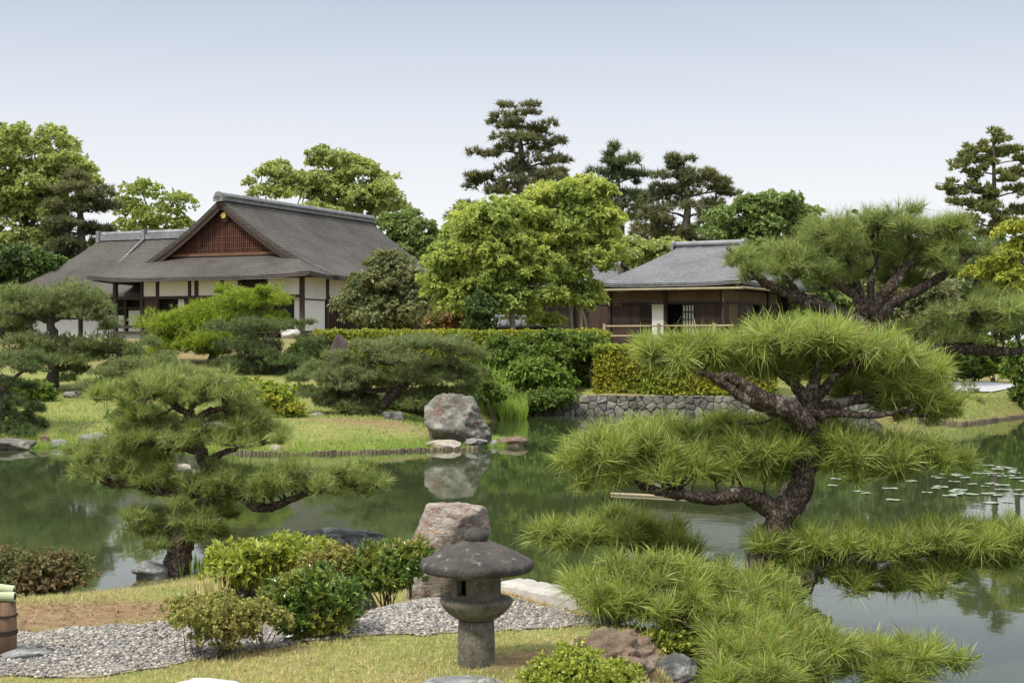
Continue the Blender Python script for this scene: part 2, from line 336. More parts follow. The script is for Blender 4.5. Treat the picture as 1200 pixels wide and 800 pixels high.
def ground_mat():
    m, nt, N, Lk = new_mat('garden_ground')
    tc = N.new('ShaderNodeTexCoord')
    at = N.new('ShaderNodeAttribute'); at.attribute_name = 'soil'
    n1 = nd(N, 'ShaderNodeTexNoise', Scale=.9, Detail=8.0, Roughness=.7); Lk.new(tc.outputs['Object'], n1.inputs['Vector'])
    n2 = nd(N, 'ShaderNodeTexNoise', Scale=14.0, Detail=8.0, Roughness=.75); Lk.new(tc.outputs['Object'], n2.inputs['Vector'])
    r1 = ramp(N, [(.3, (.13, .16, .04)), (.55, (.22, .23, .07)), (.75, (.3, .26, .12))]); Lk.new(n1.outputs['Fac'], r1.inputs[0])
    r2 = ramp(N, [(.3, (.085, .055, .03)), (.5, (.2, .13, .07)), (.7, (.3, .22, .13))]); Lk.new(n2.outputs['Fac'], r2.inputs[0])
    r3 = ramp(N, [(.35, (.55, .55, .55)), (.7, (1.25, 1.25, 1.25))]); Lk.new(n2.outputs['Fac'], r3.inputs[0])
    g = mixc(N, Lk, .8, r1.outputs[0], r3.outputs[0], 'MULTIPLY')
    ad = nd(N, 'ShaderNodeMath', operation='ADD'); Lk.new(at.outputs['Fac'], ad.inputs[0])
    mr = nd(N, 'ShaderNodeMapRange'); mr.inputs[1].default_value = .3; mr.inputs[2].default_value = .7; mr.inputs[3].default_value = -.35; mr.inputs[4].default_value = .35
    Lk.new(n1.outputs['Fac'], mr.inputs[0]); Lk.new(mr.outputs[0], ad.inputs[1]); ad.use_clamp = True
    col = mixc(N, Lk, ad.outputs[0], g, r2.outputs[0])
    p = nd(N, 'ShaderNodeBsdfPrincipled', Roughness=.95); p.inputs['Specular IOR Level'].default_value = .1
    Lk.new(col, p.inputs['Base Color'])
    b = nd(N, 'ShaderNodeBump', Strength=.6, Distance=.03); Lk.new(n2.outputs['Fac'], b.inputs['Height']); Lk.new(b.outputs[0], p.inputs['Normal'])
    o = N.new('ShaderNodeOutputMaterial'); Lk.new(p.outputs[0], o.inputs[0]); return m
M['ground'] = ground_mat()
M['gravel_bed'] = solid_mat('gravel_bed', (.16, .15, .13), (.34, .32, .29), 30, .9, .6, 60)
M['gravel_far'] = solid_mat('gravel_far', (.3, .3, .3), (.42, .42, .42), 20, .9, .4, 40)

# ------------------------------------------------------------------ terrain
POND = np.array([(-60, 12), (-8, 12), (-4.4, 12.1), (-3.55, 12.4), (-3.3, 12.8), (-3.2, 13.3), (-2.9, 13.6), (-2.5, 13.5), (-2.4, 14.1), (-2.1, 14.7),
    (-1.3, 14.5), (-.8, 13.5), (-.45, 11.9), (-.12, 10.62), (.0, 10.42), (.58, 9.72), (.75, 9.9), (1.05, 10.6), (1.6, 12), (2.15, 13.8), (2.6, 14.8),
    (3.3, 14.9), (3.35, 13.9), (2.6, 12.7), (2.3, 11.2), (2.05, 10.2), (1.8, 9.3), (1.55, 8.5), (1.45, 7.4), (1.5, 3), (60, 3), (60, 44), (21.5, 45.5), (14, 40.2), (11.3, 36.6), (10.6, 38.8),
    (9.6, 40.8), (6.5, 41.0), (.9, 41.6), (.2, 40.2), (-.6, 38.2), (-.8, 35.5), (-.4, 32), (.12, 29.9), (-.1, 28.9), (-.8, 28.3), (-1.8, 27.95), (-2.7, 27.4), (-4.3, 26.9),
    (-5.7, 27.5), (-7.3, 28.3), (-9.1, 28.6), (-11, 28.0), (-14, 27), (-60, 28)], float)

def sdist(x, y):
    """distance to the pond shore, positive on land"""
    x = np.asarray(x, float).ravel(); y = np.asarray(y, float).ravel()
    best = np.full(x.shape, 1e9); inside = np.zeros(x.shape, bool)
    for a, b in zip(POND, np.roll(POND, -1, 0)):
        ab = b - a; t = np.clip(((x - a[0]) * ab[0] + (y - a[1]) * ab[1]) / (ab @ ab), 0, 1)
        best = np.minimum(best, np.hypot(x - a[0] - t * ab[0], y - a[1] - t * ab[1]))
        c = (a[1] > y) != (b[1] > y)
        with np.errstate(divide='ignore', invalid='ignore'):
            xi = a[0] + (y - a[1]) * ab[0] / (ab[1] if ab[1] else 1e-9)
        inside ^= c & (x < xi)
    return np.where(inside, -best, best)
def sstep(t): t = np.clip(t, 0, 1); return t * t * (3 - 2 * t)
def height(x, y):
    x = np.asarray(x, float); shp = x.shape; x = x.ravel(); y = np.asarray(y, float).ravel()
    s = sdist(x, y)
    k = 1 - .75 * sstep((x - 8.5) / 2.5)
    near = .36 + .02 * np.sin(x * 1.7 + y) + .015 * np.sin(x * 4.1 - y * 2.3)
    far = .42 + k * 1.85 * sstep((y - 30) / 35) + .04 * np.sin(x * .9 + y * .4)
    land = far
    wd = np.where(y < 20, .9 + 1.9 * sstep((-.4 - x) / 1.2), np.where((y < 36) & (x < .3), 2.6, .9))
    near = near - .2 * sstep((x - .75) / .5)
    land = np.where(y < 20, near, far)
    land = np.where((y > 40) & (y < 47) & (x > .4) & (x < 10.2), np.minimum(land, .47 + .17 * (y - 41)), land)
    wd = np.where((y > 40.3) & (x > .6) & (x < 10), .12, wd)           # held up by the stone wall
    wd = np.where((y < 11) & (x > -.2) & (x < .7), .12, wd)            # held up by the granite kerb
    wd = np.where((y < 20) & (x > 1.2), .5, wd)
    h = np.where(s > 0, -.02 + (land + .02) * sstep(s / wd), np.maximum(-.7, -.05 + s * .6))
    return h.reshape(shp)
def hz(x, y): return float(height(np.array([x]), np.array([y]))[0])

def axis(segs):
    out = [segs[0][0]]
    for a, b, st in segs:
        n = max(1, int(round((b - a) / st))); out += list(np.linspace(a, b, n + 1)[1:])
    return np.array(out)
PATH_TOP = np.array([(-3.5, 8.75), (-2.7, 8.8), (-1.9, 9.15), (-1.0, 9.5), (-.45, 9.75), (0.0, 9.78), (.45, 9.35), (.75, 9.1)])
PATH_BOT = np.array([(-3.5, 7.35), (-2.7, 7.55), (-2.2, 7.62), (-1.8, 8.0), (-1.2, 8.35), (-.5, 8.55), (0., 8.75), (.3, 8.85), (.75, 8.95)])
def in_path(x, y):
    wob = .05 * np.sin(x * 9) + .04 * np.sin(x * 23 + 1)
    return (y < np.interp(x, PATH_TOP[:, 0], PATH_TOP[:, 1]) + wob) & (y > np.interp(x, PATH_BOT[:, 0], PATH_BOT[:, 1]) - wob * .8) & (x > -3.6) & (x < .75)

gx = axis([(-3000, -400, 650), (-400, -60, 40), (-60, -22, 2), (-22, -5, .4), (-5, 3.6, .08), (3.6, 22, .4), (22, 60, 2), (60, 400, 40), (400, 3000, 650)])
gy = axis([(-60, 3, 6), (3, 6.5, .35), (6.5, 15.2, .08), (15.2, 26, .5), (26, 46, .3), (46, 90, .8), (90, 400, 20), (400, 3000, 500)])
GX, GY = np.meshgrid(gx, gy)
GZ = height(GX, GY)
g = MB().grid(GX, GY, GZ).build('ground', M['ground'], smooth=True); tag(g, kind='structure')
soil = np.zeros_like(GX)
s_ = sdist(GX, GY).reshape(GX.shape)
# bare mossy soil strip between the path and the water; the lantern's shadow is painted in with it
b1 = np.clip(1 - np.abs(GY - (np.interp(GX, PATH_TOP[:, 0], PATH_TOP[:, 1]) + .55)) / .75, 0, 1) * (GY < 14) * sstep((-1.3 - GX) / .5)
b1b = np.clip(1 - np.abs(GY - (np.interp(GX, PATH_TOP[:, 0], PATH_TOP[:, 1]) + .3)) / .45, 0, 1) * (GY < 14) * .7
lantern_shadow = np.clip(1 - np.hypot((GX - .12) / .45, (GY - 7.75) / .5), 0, 1) * 1.5  # lantern's cast shadow, painted as a brown patch right of the post
b3 = np.clip(1 - np.hypot((GX + 3.0) / 2.4, (GY - 30.6) / 1.4), 0, 1) * 1.3 + np.clip(1 - np.hypot((GX + 8.2) / 3, (GY - 38) / 2.0), 0, 1)
b4 = (GX > .7) * (GY > 7) * (GY < 20) * .8
b5 = (GY > 46) * .5
soil = np.clip(np.maximum.reduce([b1 * 1.9, b1b, lantern_shadow, b3, b4, b5]) + (s_ < .25) * .6, 0, 1)
at = g.data.attributes.new('soil', 'FLOAT', 'POINT'); at.data.foreach_set('value', soil.astype(np.float32).ravel())

w = MB(); w.addk([(-60, 2.5, 0), (60, 2.5, 0), (60, 47, 0), (-60, 47, 0)], [(0, 1, 2, 3)])
tag(w.build('pond_water', M['water']), kind='structure')

# gravel path: a thin bed plus loose pebbles
pm = MB()
pxs = np.linspace(-3.6, .74, 90)
top = np.interp(pxs, PATH_TOP[:, 0], PATH_TOP[:, 1]) + .05 * np.sin(pxs * 9); bot = np.interp(pxs, PATH_BOT[:, 0], PATH_BOT[:, 1])
tt = np.linspace(0, 1, 18)[:, None]
X = pxs[None] * np.ones_like(tt); Y = bot[None] * (1 - tt) + top[None] * tt
pm.grid(X, Y, height(X, Y) + .006)
tag(pm.build('gravel_path', M['gravel_bed'], smooth=True), kind='structure')

def ico(sub):
    import bmesh
    bm = bmesh.new(); bmesh.ops.create_icosphere(bm, subdivisions=sub, radius=1)
    v = np.array([p.co for p in bm.verts]); f = np.array([[q.index for q in t.verts] for t in bm.faces]); bm.free(); return v, f
ICO2 = ico(2); ICO1 = ico(1); ICO3 = ico(3); ICO4 = ico(4); ICO5 = ico(5)
def pebbles(xy, smin, smax, rng):
    n = len(xy); v, f = ICO1
    sc3 = rng.uniform(smin, smax, (n, 1)) * rng.uniform(.7, 1.2, (n, 3)); sc3[:, 2] *= .6
    sh = 1 + .16 * np.sin(v @ rng.normal(0, 2, (3, n)) + rng.uniform(0, 6, n)).T
    q = v[None] * sc3[:, None] * sh[..., None]
    a = rng.uniform(0, 6.28, n); c, s = np.cos(a)[:, None], np.sin(a)[:, None]
    q = np.stack((q[..., 0] * c - q[..., 1] * s, q[..., 0] * s + q[..., 1] * c, q[..., 2]), -1)
    z = height(xy[:, 0], xy[:, 1]) + .006 + sc3[:, 2] * rng.uniform(.1, .8, n)
    q += np.concatenate((xy, z[:, None]), 1)[:, None]
    b = MB(); b.addk(q.reshape(-1, 3), (f[None] + (np.arange(n) * len(v))[:, None, None]).reshape(-1, 3)); return b
xy = np.stack((RNG.uniform(-3.6, .75, 50000), RNG.uniform(7.3, 9.9, 50000)), 1)
xy = xy[in_path(xy[:, 0], xy[:, 1])]
def pebble_mat():
    m, nt, N, Lk = new_mat('pebbles')
    gi = N.new('ShaderNodeNewGeometry')
    r = ramp(N, [(0, (.07, .07, .068)), (.2, (.175, .165, .148)), (.45, (.245, .215, .175)), (.62, (.18, .178, .172)), (.82, (.33, .29, .235)), (1, (.48, .435, .36))]); Lk.new(gi.outputs['Random Per Island'], r.inputs[0])
    tc = N.new('ShaderNodeTexCoord'); n = nd(N, 'ShaderNodeTexNoise', Scale=40.0, Detail=4.0); Lk.new(tc.outputs['Object'], n.inputs['Vector'])
    r2 = ramp(N, [(.3, (.75, .75, .75)), (.7, (1.15, 1.15, 1.15))]); Lk.new(n.outputs['Fac'], r2.inputs[0])
    p = nd(N, 'ShaderNodeBsdfPrincipled', Roughness=.8); Lk.new(mixc(N, Lk, 1.0, r.outputs[0], r2.outputs[0], 'MULTIPLY'), p.inputs['Base Color'])
    o = N.new('ShaderNodeOutputMaterial'); Lk.new(p.outputs[0], o.inputs[0]); return m
tag(pebbles(xy, .006, .016, RNG).build('gravel', pebble_mat(), smooth=True), 'loose grey and tan pebbles covering the garden path', 'gravel', kind='stuff')

# ------------------------------------------------------------------ foliage builders
def tufts(mb, pos, axis_, n, length, width, th0, th1, rng, kind='needle', droop=.12, stem=0.0, fold=.25):
    """n leaves or needles round each shoot"""
    K = len(pos)
    if K == 0: return
    ax = nrm(axis_); ref = nrm(rng.normal(0, 1, (K, 3))); a = nrm(np.cross(ax, ref)); b = np.cross(ax, a)
    ph = rng.uniform(0, 2 * np.pi, (K, n)); th = rng.uniform(th0, th1, (K, n))
    l = np.cos(th)[..., None] * ax[:, None] + np.sin(th)[..., None] * (np.cos(ph)[..., None] * a[:, None] + np.sin(ph)[..., None] * b[:, None])
    s = nrm(np.cross(l, nrm(ax[:, None] + rng.normal(0, .5, l.shape)))); nn = np.cross(s, l)
    Ln = length * rng.uniform(.5, 1.15, (K, n))[..., None] * rng.uniform(.8, 1.15, (K, 1, 1))
    W = width * rng.uniform(.8, 1.2, (K, n))[..., None]
    base = pos[:, None] + ax[:, None] * (rng.uniform(-1, 0, (K, n)) * stem)[..., None]
    down = np.array((0, 0, -1.0))
    if kind == 'needle':
        v = np.stack((base - s * W * .5, base + s * W * .5, base + l * Ln + down * Ln * droop), 2)
        f = np.arange(K * n * 3).reshape(-1, 3); mb.addk(v.reshape(-1, 3), f)
    elif kind == 'long':
        mid = base + l * Ln * .55 + down * Ln * droop * .25
        v = np.stack((base - s * W * .5, base + s * W * .5, mid + s * W * .5, mid - s * W * .5, base + l * Ln + down * Ln * droop), 2)
        o = (np.arange(K * n) * 5)[:, None]
        mb.addk(v.reshape(-1, 3), np.concatenate((o + 0, o + 1, o + 2, o + 3), 1)); mb.faces_on_last(np.concatenate((o + 3, o + 2, o + 4), 1), K * n * 5)
    else:
        mid = base + l * Ln * .5 + nn * W * fold
        v = np.stack((base, mid - s * W * .5, base + l * Ln + down * Ln * droop, mid + s * W * .5), 2)
        mb.addk(v.reshape(-1, 3), np.arange(K * n * 4).reshape(-1, 4))

def blob_points(c, r, n, rng, zmin=-.35, shell=.72, bump=.14, seed=0, up=.6, jit=.3):
    """positions and directions of shoots over an uneven, flattish clump"""
    v = nrm(rng.normal(0, 1, (n * 3, 3))); v = v[v[:, 2] > zmin][:n]
    rad = shell + (1 - shell) * rng.uniform(0, 1, len(v)) ** .6
    p = v * np.asarray(r)
    k = 1 + bump * vnoise(p / np.mean(r) + np.asarray(c), 1.6, seed)
    pos = np.asarray(c) + p * (rad * k)[:, None]
    d = nrm(nrm(v / np.asarray(r)) * .8 + np.array((0, 0, up)) + rng.normal(0, jit, v.shape))
    return pos, d

def px_blob(b, d, zr=.9):
    """(px,py,rx,ry[,dd]) -> centre, radii"""
    px, py, rx, ry = b[:4]; dd = d + (b[4] if len(b) > 4 else 0)
    s = dd / F
    return P(px, py, dd), np.array((rx * s, max(rx * zr, ry) * s, ry * s))

def limb_tubes(mb, limbs, d, rng, jit=.004, sides=9):
    """limbs: list of [(px,py,radius_px,dd?)...]"""
    lines = []
    for L in limbs:
        pts = np.array([np.append(P(q[0], q[1], d + (q[3] if len(q) > 3 else 0)), q[2] * d / F) for q in L])
        q = smoothline(pts, 7, jit * d / 9, rng); q[:, 3] = np.maximum(q[:, 3], .002)
        mb.tube(q[:, :3], q[:, 3], sides, .12, rng); lines.append(q[:, :3])
    return np.concatenate(lines)

def niwaki(name, label, base, d, pads, limbs, mat, tuft_n, per_pad, nlen, nwid, seed, group=None, kind='long', twig=.5, tiers=None, bark='bark', droop=.18, th=(.15, 1.15), twr=.0045, zr=.9, zmin=-.35, lift=.6, loose=.4, grow=(1.1, 1.25), nsub=9, subr=.4):
    """trained pine: trunk with limbs and twigs, one foliage part per tier"""
    rng = np.random.default_rng(seed)
    pads = [(q[0], q[1], q[2] * grow[0], q[3] * grow[1]) + tuple(q[4:]) for q in pads]
    root = empty(name, base, label, 'pine tree', group)
    tm = MB(); skel = limb_tubes(tm, limbs, d, rng, sides=14 if d < 20 else 8)
    groups = tiers or [list(range(len(pads)))]
    for tier in groups:
        fm = MB()
        for i in tier:
            c, r = px_blob(pads[i], d, zr)
            n = int(per_pad * (pads[i][2] / 50) * (pads[i][3] / 26) ** .5)
            ns = max(4, int(nsub * pads[i][2] / 55 * (pads[i][3] / 30) ** .5)); P_, D_ = [], []
            for k in range(ns):
                t = 2.4 * k + rng.uniform(-.5, .5); q = math.sqrt((k + .5) / ns) * rng.uniform(.82, 1.08)
                o_ = np.array((q * math.cos(t), q * math.sin(t), (1 - min(q, 1) ** 2) * rng.uniform(0, .7) + rng.uniform(-.45, .25)))
                rs = np.array((r[0], r[0], r[2] * 1.15)) * subr * rng.uniform(.7, 1.2); cc = c + o_ * r
                a_, b_ = blob_points(cc, rs, max(4, int(n / ns)), rng, zmin, .3, loose, seed + i * 9 + k, lift, .42); P_.append(a_); D_.append(b_)
                # a branchlet from the nearest wood to the heart of the clump, then shoots
                s = skel[np.argmin(((skel - cc) ** 2).sum(1) + 4 * np.maximum(skel[:, 2] - cc[2] + rs[2] * .3, 0) ** 2)]; hrt = cc - (0, 0, rs[2] * .45); dl = np.linalg.norm(hrt - s)
                if dl > 1.1 * d / 9.5 or (dl > .22 * d / 9.5 and abs(hrt[2] - s[2]) > .6 * dl): continue
                tw = smoothline([s, s * .6 + hrt * .4 + rng.normal(0, .06, 3) * dl + (0, 0, -.05 * dl), hrt], 4, .004 * d / 9.5, rng)
                tm.tube(tw, np.linspace(3.4, 1.7, len(tw)) * twr, 6, .1, rng)
                for p, g_ in list(zip(a_, b_))[:int(len(a_) * twig)]:
                    j = hrt * .55 + s * .45 if rng.uniform() < .3 else hrt
                    tm.tube(np.array((j, (j + p) / 2 - (0, 0, .02 * d / 9.5), p)), np.array((1.3, 1., .7)) * twr, 4)
            pos, dr = np.concatenate(P_), np.concatenate(D_)
            tufts(fm, pos, dr, tuft_n, nlen, nwid, th[0], th[1], rng, kind, droop, nlen * .6)
        fm.build('foliage_tier' if tiers else 'crown', mat, root, loc=base)
    tm.build('trunk', M[bark], root, smooth=True, loc=base)
    return root

def far_pine(name, label, pads, trunk, d, mat, seed, group=None, nlen=.42, nwid=.07, n=9, per=150, zr=.8, bark='bark_far'):
    rng = np.random.default_rng(seed)
    base = P(trunk[0][0], trunk[0][1], d); base[2] = hz(base[0], base[1])
    root = empty(name, base, label, 'pine tree', group)
    tm = MB(); pts = np.array([np.append(base - (0, 0, .2), trunk[0][2] * d / F)] + [np.append(P(a, b, d), r * d / F) for a, b, r in trunk[1:]])
    q = smoothline(pts, 5); tm.tube(q[:, :3], q[:, 3], 8, .1, rng)
    fm = MB()
    for i, b in enumerate(pads):
        c, r = px_blob(b, d, zr)
        c = c + np.array((0, rng.uniform(-.5, .5) * b[2] * d / F, 0))
        # each pad is several sprays
        for k in range(5):
            off = rng.uniform(-.75, .75, 3) * r; cc = c + off; rr = r * np.array((.5, .5, .62)) * rng.uniform(.7, 1.15)
            pos, dr = blob_points(cc, rr, int(per * .25 * (b[2] / 25)), rng, -.5, .45, .3, seed + i * 7 + k, .7, .4)
            tufts(fm, pos, dr, n, nlen, nwid, .1, 1.2, rng, 'needle', .05, nlen * .4)
        zz = q[:, 2]; j = np.argmin(np.abs(zz - (c[2] - .35 * abs(c[0] - np.interp(c[2], zz, q[:, 0])) * .4)))
        tm.tube(smoothline([np.append(q[j, :3], q[j, 3] * .5), np.append((q[j, :3] + c) / 2 + (0, 0, .1), q[j, 3] * .32), np.append(c + (c - q[j, :3]) * .3, .02)], 3)[:, :3], np.linspace(q[j, 3] * .5, .02, 7), 5)
    fm.build('crown', mat, root, loc=base); tm.build('trunk', M[bark], root, smooth=True, loc=base)
    return root

def leafy(fm, blobs, d, rng, seed, clump, leaf, wid, nleaf, dens, zr=.9, zmin=-.55, droop=.2, tm=None, joint=None, th=(.5, 1.6), flat=.6, fill=.62, loose=.22):
    """broadleaf crown: blobs -> leaf clumps -> leaves"""
    for i, b in enumerate(blobs):
        c, r = px_blob(b, d, zr)
        area = 4 * (r[0] * r[1] + r[0] * r[2] + r[1] * r[2])
        m = max(4, int(area / clump ** 2 * fill))
        cp, cd = blob_points(c, r, m, rng, zmin, .5, loose, seed + i, .5, .3)
        for k in range(len(cp)):
            rr = clump * rng.uniform(.6, 1.15)
            pos, dr = blob_points(cp[k], (rr, rr, rr * flat), int(dens), rng, -.35, .55, .25, seed + k, .5, .4)
            tufts(fm, pos, dr, nleaf, leaf, wid, th[0], th[1], rng, 'leaf', droop, leaf * .5)
            if tm is not None and joint is not None and k % 3 == 0:
                j = joint[np.argmin(((joint - cp[k]) ** 2).sum(1))]
                mid = (j + cp[k]) / 2 + rng.normal(0, .15 * clump, 3)
                tm.tube(np.array((j, mid, cp[k])), np.array((.035, .025, .01)) * clump * 1.6, 4)

def tree(name, label, blobs, trunk, d, mat, seed, group=None, clump=.75, leaf=.3, wid=.2, nleaf=5, dens=26, bark='bark_far', cat='tree', zr=.9, flat=.6, stems=None, zmin=-.55, fill=.5, loose=.5):
    """trunk: [(px,py,r_px)..] from the ground up"""
    rng = np.random.default_rng(seed)
    base = P(trunk[0][0], trunk[0][1], d); base[2] = hz(base[0], base[1])
    root = empty(name, base, label, cat, group)
    tm = MB(); pts = [np.append(base - (0, 0, .15), trunk[0][2] * d / F)] + [np.append(P(a, b, d), r * d / F) for a, b, r in trunk[1:]]
    q = smoothline(pts, 5, .02 * d / 50, rng); tm.tube(q[:, :3], q[:, 3], 9, .08, rng); joints = [q[len(q) // 2:, :3]]
    for b in blobs:
        c, r = px_blob(b, d, zr)
        j = min(len(q) - 1, int(len(q) * rng.uniform(.55, .95))); s = q[j]
        L = smoothline([s[:3], s[:3] * .5 + c * .5 + rng.normal(0, .12, 3) * r[0] + (0, 0, -.15 * r[2]), c + (0, 0, .2 * r[2])], 5, .015 * d / 40, rng)
        tm.tube(L, np.linspace(s[3] * .6, .018 * d / 60, len(L)), 6); joints.append(L[3:])
    fm = MB(); leafy(fm, blobs, d, rng, seed, clump, leaf, wid, nleaf, dens, zr, tm=tm, joint=np.concatenate(joints), flat=flat, zmin=zmin, fill=fill, loose=loose)
    for st in stems or []:
        sm = MB(); pp = np.array([np.append(P(a, b, d), r * d / F) for a, b, r in st]); sm.tube(pp[:, :3], pp[:, 3], 8, .05, rng); sm.build('stem', M['bark_pale'], root, smooth=True, loc=base)
    fm.build('crown', mat, root, loc=base); tm.build('trunk', M[bark], root, smooth=True, loc=base)
    return root

def shrub(name, label, blobs, d, mat, seed, group=None, clump=.28, leaf=.09, wid=.05, nleaf=6, dens=16, cat='shrub', zr=.9, zmin=-.3, droop=.1, flat=.75, th=(.5, 1.6), part='foliage', core=True):
    """dense bush with stems inside; base on the ground under it"""
    rng = np.random.default_rng(seed)
    c0, r0 = px_blob(blobs[0], d, zr); base = np.array((c0[0], c0[1], hz(c0[0], c0[1])))
    root = empty(name, base, label, cat, group)
    fm = MB(); sm = MB(); leafy(fm, blobs, d, rng, seed, clump, leaf, wid, nleaf, dens, zr, zmin, droop, th=th, flat=flat)
    for b in blobs:
        c, r = px_blob(b, d, zr)
        if core:   # inner, older leaves close the heart of the bush
            pos, dr = blob_points(c, r * .72, int(60 * (r[0] / clump) ** 2) + 20, rng, -.9, .3, .1, seed, .3, .5)
            tufts(fm, pos, dr, nleaf, leaf * 1.5, wid * 1.7, .4, 1.6, rng, 'leaf', droop)
        for k in range(7):
            t = c + rng.uniform(-.6, .6, 3) * r; f = np.array((c[0] + rng.uniform(-.2, .2) * r[0], c[1] + rng.uniform(-.2, .2) * r[1], 0)); f[2] = hz(f[0], f[1]) - .03
            sm.tube(smoothline([f, f * .4 + t * .6 + rng.normal(0, .08, 3) * r, t], 3), np.linspace(.05, .015, 7) * r[0] * .5, 5)
    fm.build(part, mat, root, loc=base); sm.build('stem', M['twig'], root, smooth=True, loc=base)
    return root

# ------------------------------------------------------------------ rocks
def rock(name, label, px, py, w_, h_, d, mat, seed, depth=.8, cat='rock', cuts=9, sub=ICO4, rough=.1, rz=0.0, group=None, top=None, lean=0.0, squash=1.0):
    """(px,py): middle of the visible stone; w_,h_ its visible size in photo pixels"""
    rng = np.random.default_rng(seed); s = d / F
    c = P(px, py, d); v, f = sub
    r = np.full(len(v), 1.15)
    for k in range(cuts):
        n = nrm(rng.normal(0, 1, 3)); dd = rng.uniform(.68, .95)
        q = v @ n; r = np.where(q > .05, np.minimum(r, dd / np.maximum(q, .05)), r)
    if top: r = np.where(v[:, 2] > .05, np.minimum(r, top / np.maximum(v[:, 2], .05)), r)
    p = v * r[:, None]
    off = Vector(rng.uniform(0, 50, 3))
    nz = np.array([mnoise.fractal(Vector(q) * 1.7 + off, .9, 2.1, 5) for q in p])
    n2 = np.array([mnoise.fractal(Vector(q) * 6 + off, .7, 2.1, 4) for q in p])
    p = p * (1 + rough * nz + rough * .4 * n2)[:, None]
    p[:, 0] += lean * p[:, 2]
    ex = p.max(0) - p.min(0); p = (p - (p.max(0) + p.min(0)) / 2) / ex * 2
    cz, sz = math.cos(rz), math.sin(rz)
    p = p * np.array((w_ * s / 2, w_ * s / 2 * depth, h_ * s / 2 * squash))
    gz = hz(c[0], c[1]); base = np.array((c[0], c[1], gz))
    p += c
    # the buried foot spreads down into the soil
    low = p[:, 2] < c[2] - h_ * s * .3
    ext = max(0.0, (c[2] - h_ * s / 2) - max(gz, -.06)) + .03; p[low, 2] -= ext; p[low, :2] = c[:2] + (p[low, :2] - c[:2]) * (1 + .5 * ext / (h_ * s))
    b = MB(); b.addk(p, f); o = b.build(name, mat, smooth=True, loc=base)
    return tag(o, label, cat, group)

# ------------------------------------------------------------------ camera, world, light
cam = bpy.data.cameras.new('camera'); co = bpy.data.objects.new('camera', cam); COL.objects.link(co)
cam.sensor_width = 36; cam.lens = F / 1200 * 36; cam.clip_end = 6000; cam.clip_start = .05
co.location = (0, 0, CAMZ); co.rotation_euler = (R(90), 0, 0); sc.camera = co
sc.render.resolution_x, sc.render.resolution_y = 1024, 682

SUN = Vector((-.5, -.42, .95)).normalized()
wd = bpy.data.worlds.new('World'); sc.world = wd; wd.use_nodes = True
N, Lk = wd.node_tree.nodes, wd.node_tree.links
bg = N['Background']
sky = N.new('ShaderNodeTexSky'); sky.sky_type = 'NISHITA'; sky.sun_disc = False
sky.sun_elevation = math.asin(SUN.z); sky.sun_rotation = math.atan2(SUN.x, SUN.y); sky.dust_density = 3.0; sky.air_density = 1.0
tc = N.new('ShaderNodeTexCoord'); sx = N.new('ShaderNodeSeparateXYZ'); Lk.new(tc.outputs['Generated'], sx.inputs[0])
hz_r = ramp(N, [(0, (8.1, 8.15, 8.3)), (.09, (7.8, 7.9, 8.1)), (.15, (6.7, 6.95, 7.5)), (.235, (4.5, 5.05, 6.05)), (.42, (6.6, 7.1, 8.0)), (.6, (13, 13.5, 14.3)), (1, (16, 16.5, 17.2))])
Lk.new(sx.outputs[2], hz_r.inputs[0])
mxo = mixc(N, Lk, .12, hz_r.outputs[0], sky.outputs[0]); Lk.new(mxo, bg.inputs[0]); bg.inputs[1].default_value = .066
sl = bpy.data.lights.new('sun', 'SUN'); sl.energy = 2.3; sl.angle = R(8); sl.color = (1, .95, .86)
so = bpy.data.objects.new('sun', sl); COL.objects.link(so); so.rotation_euler = (-SUN).to_track_quat('-Z', 'Y').to_euler()
so.location = (-20, -20, 40)
sc.view_settings.view_transform = 'Standard'; sc.view_settings.look = 'None'; sc.view_settings.exposure = .95; sc.view_settings.gamma = 1
sc.cycles.max_bounces = 8; sc.cycles.diffuse_bounces = 6; sc.cycles.glossy_bounces = 3; sc.cycles.transmission_bounces = 4; sc.cycles.transparent_max_bounces = 4
sc.cycles.use_denoising = True

# ================================================================== main house
def part(name, mat, parent, x0, x1, y0, y1, z0, z1, label=None):
    o = MB().box(min(x0, x1), max(x0, x1), y0, y1, z0, z1).build(name, M[mat], parent)
    if label: o['label'] = label
    return o
def bevel(o, w_=.02):
    m = o.modifiers.new('bevel', 'BEVEL'); m.width = w_; m.segments = 2
    return o

TH = R(24.5); CT, ST = math.cos(TH), math.sin(TH)
HX, HY, HZ = -9.24, 66.0, 2.2
house = empty('villa', (HX, HY, HZ), 'long dark timber villa with white plaster walls, brown shingle roof and a red-brown lattice gable', 'house', rz=-TH)
W_, L_, EV, RG, HALF, VG, VB = 12.8, 16.6, 3.0, 6.86, 6.4, 2.08, 2.62
def fu(px, v=1.0):
    t = (px - CX) / F; return (t * (HY + CT * v) - HX - ST * v) / (CT + ST * t)
def fz(zx): return fu(100 + zx * .35)
def sv(px, u=-1.0):
    t = (px - CX) / F; return (t * (HY - ST * u) - HX - CT * u) / (ST - CT * t)
def side_z(wd_):                                # height of the slope at distance wd_ in from the eave
    t = 1 - np.asarray(wd_) / HALF
    return RG - (RG - EV) * (t + .36 * t * (1 - t))
def lift(u, v):
    du = np.minimum(np.abs(u), np.abs(u + W_)); dv = np.minimum(v, np.abs(L_ - v))
    return .16 * np.clip(1 - np.hypot(du, dv) / 3.2, 0, 1) ** 2
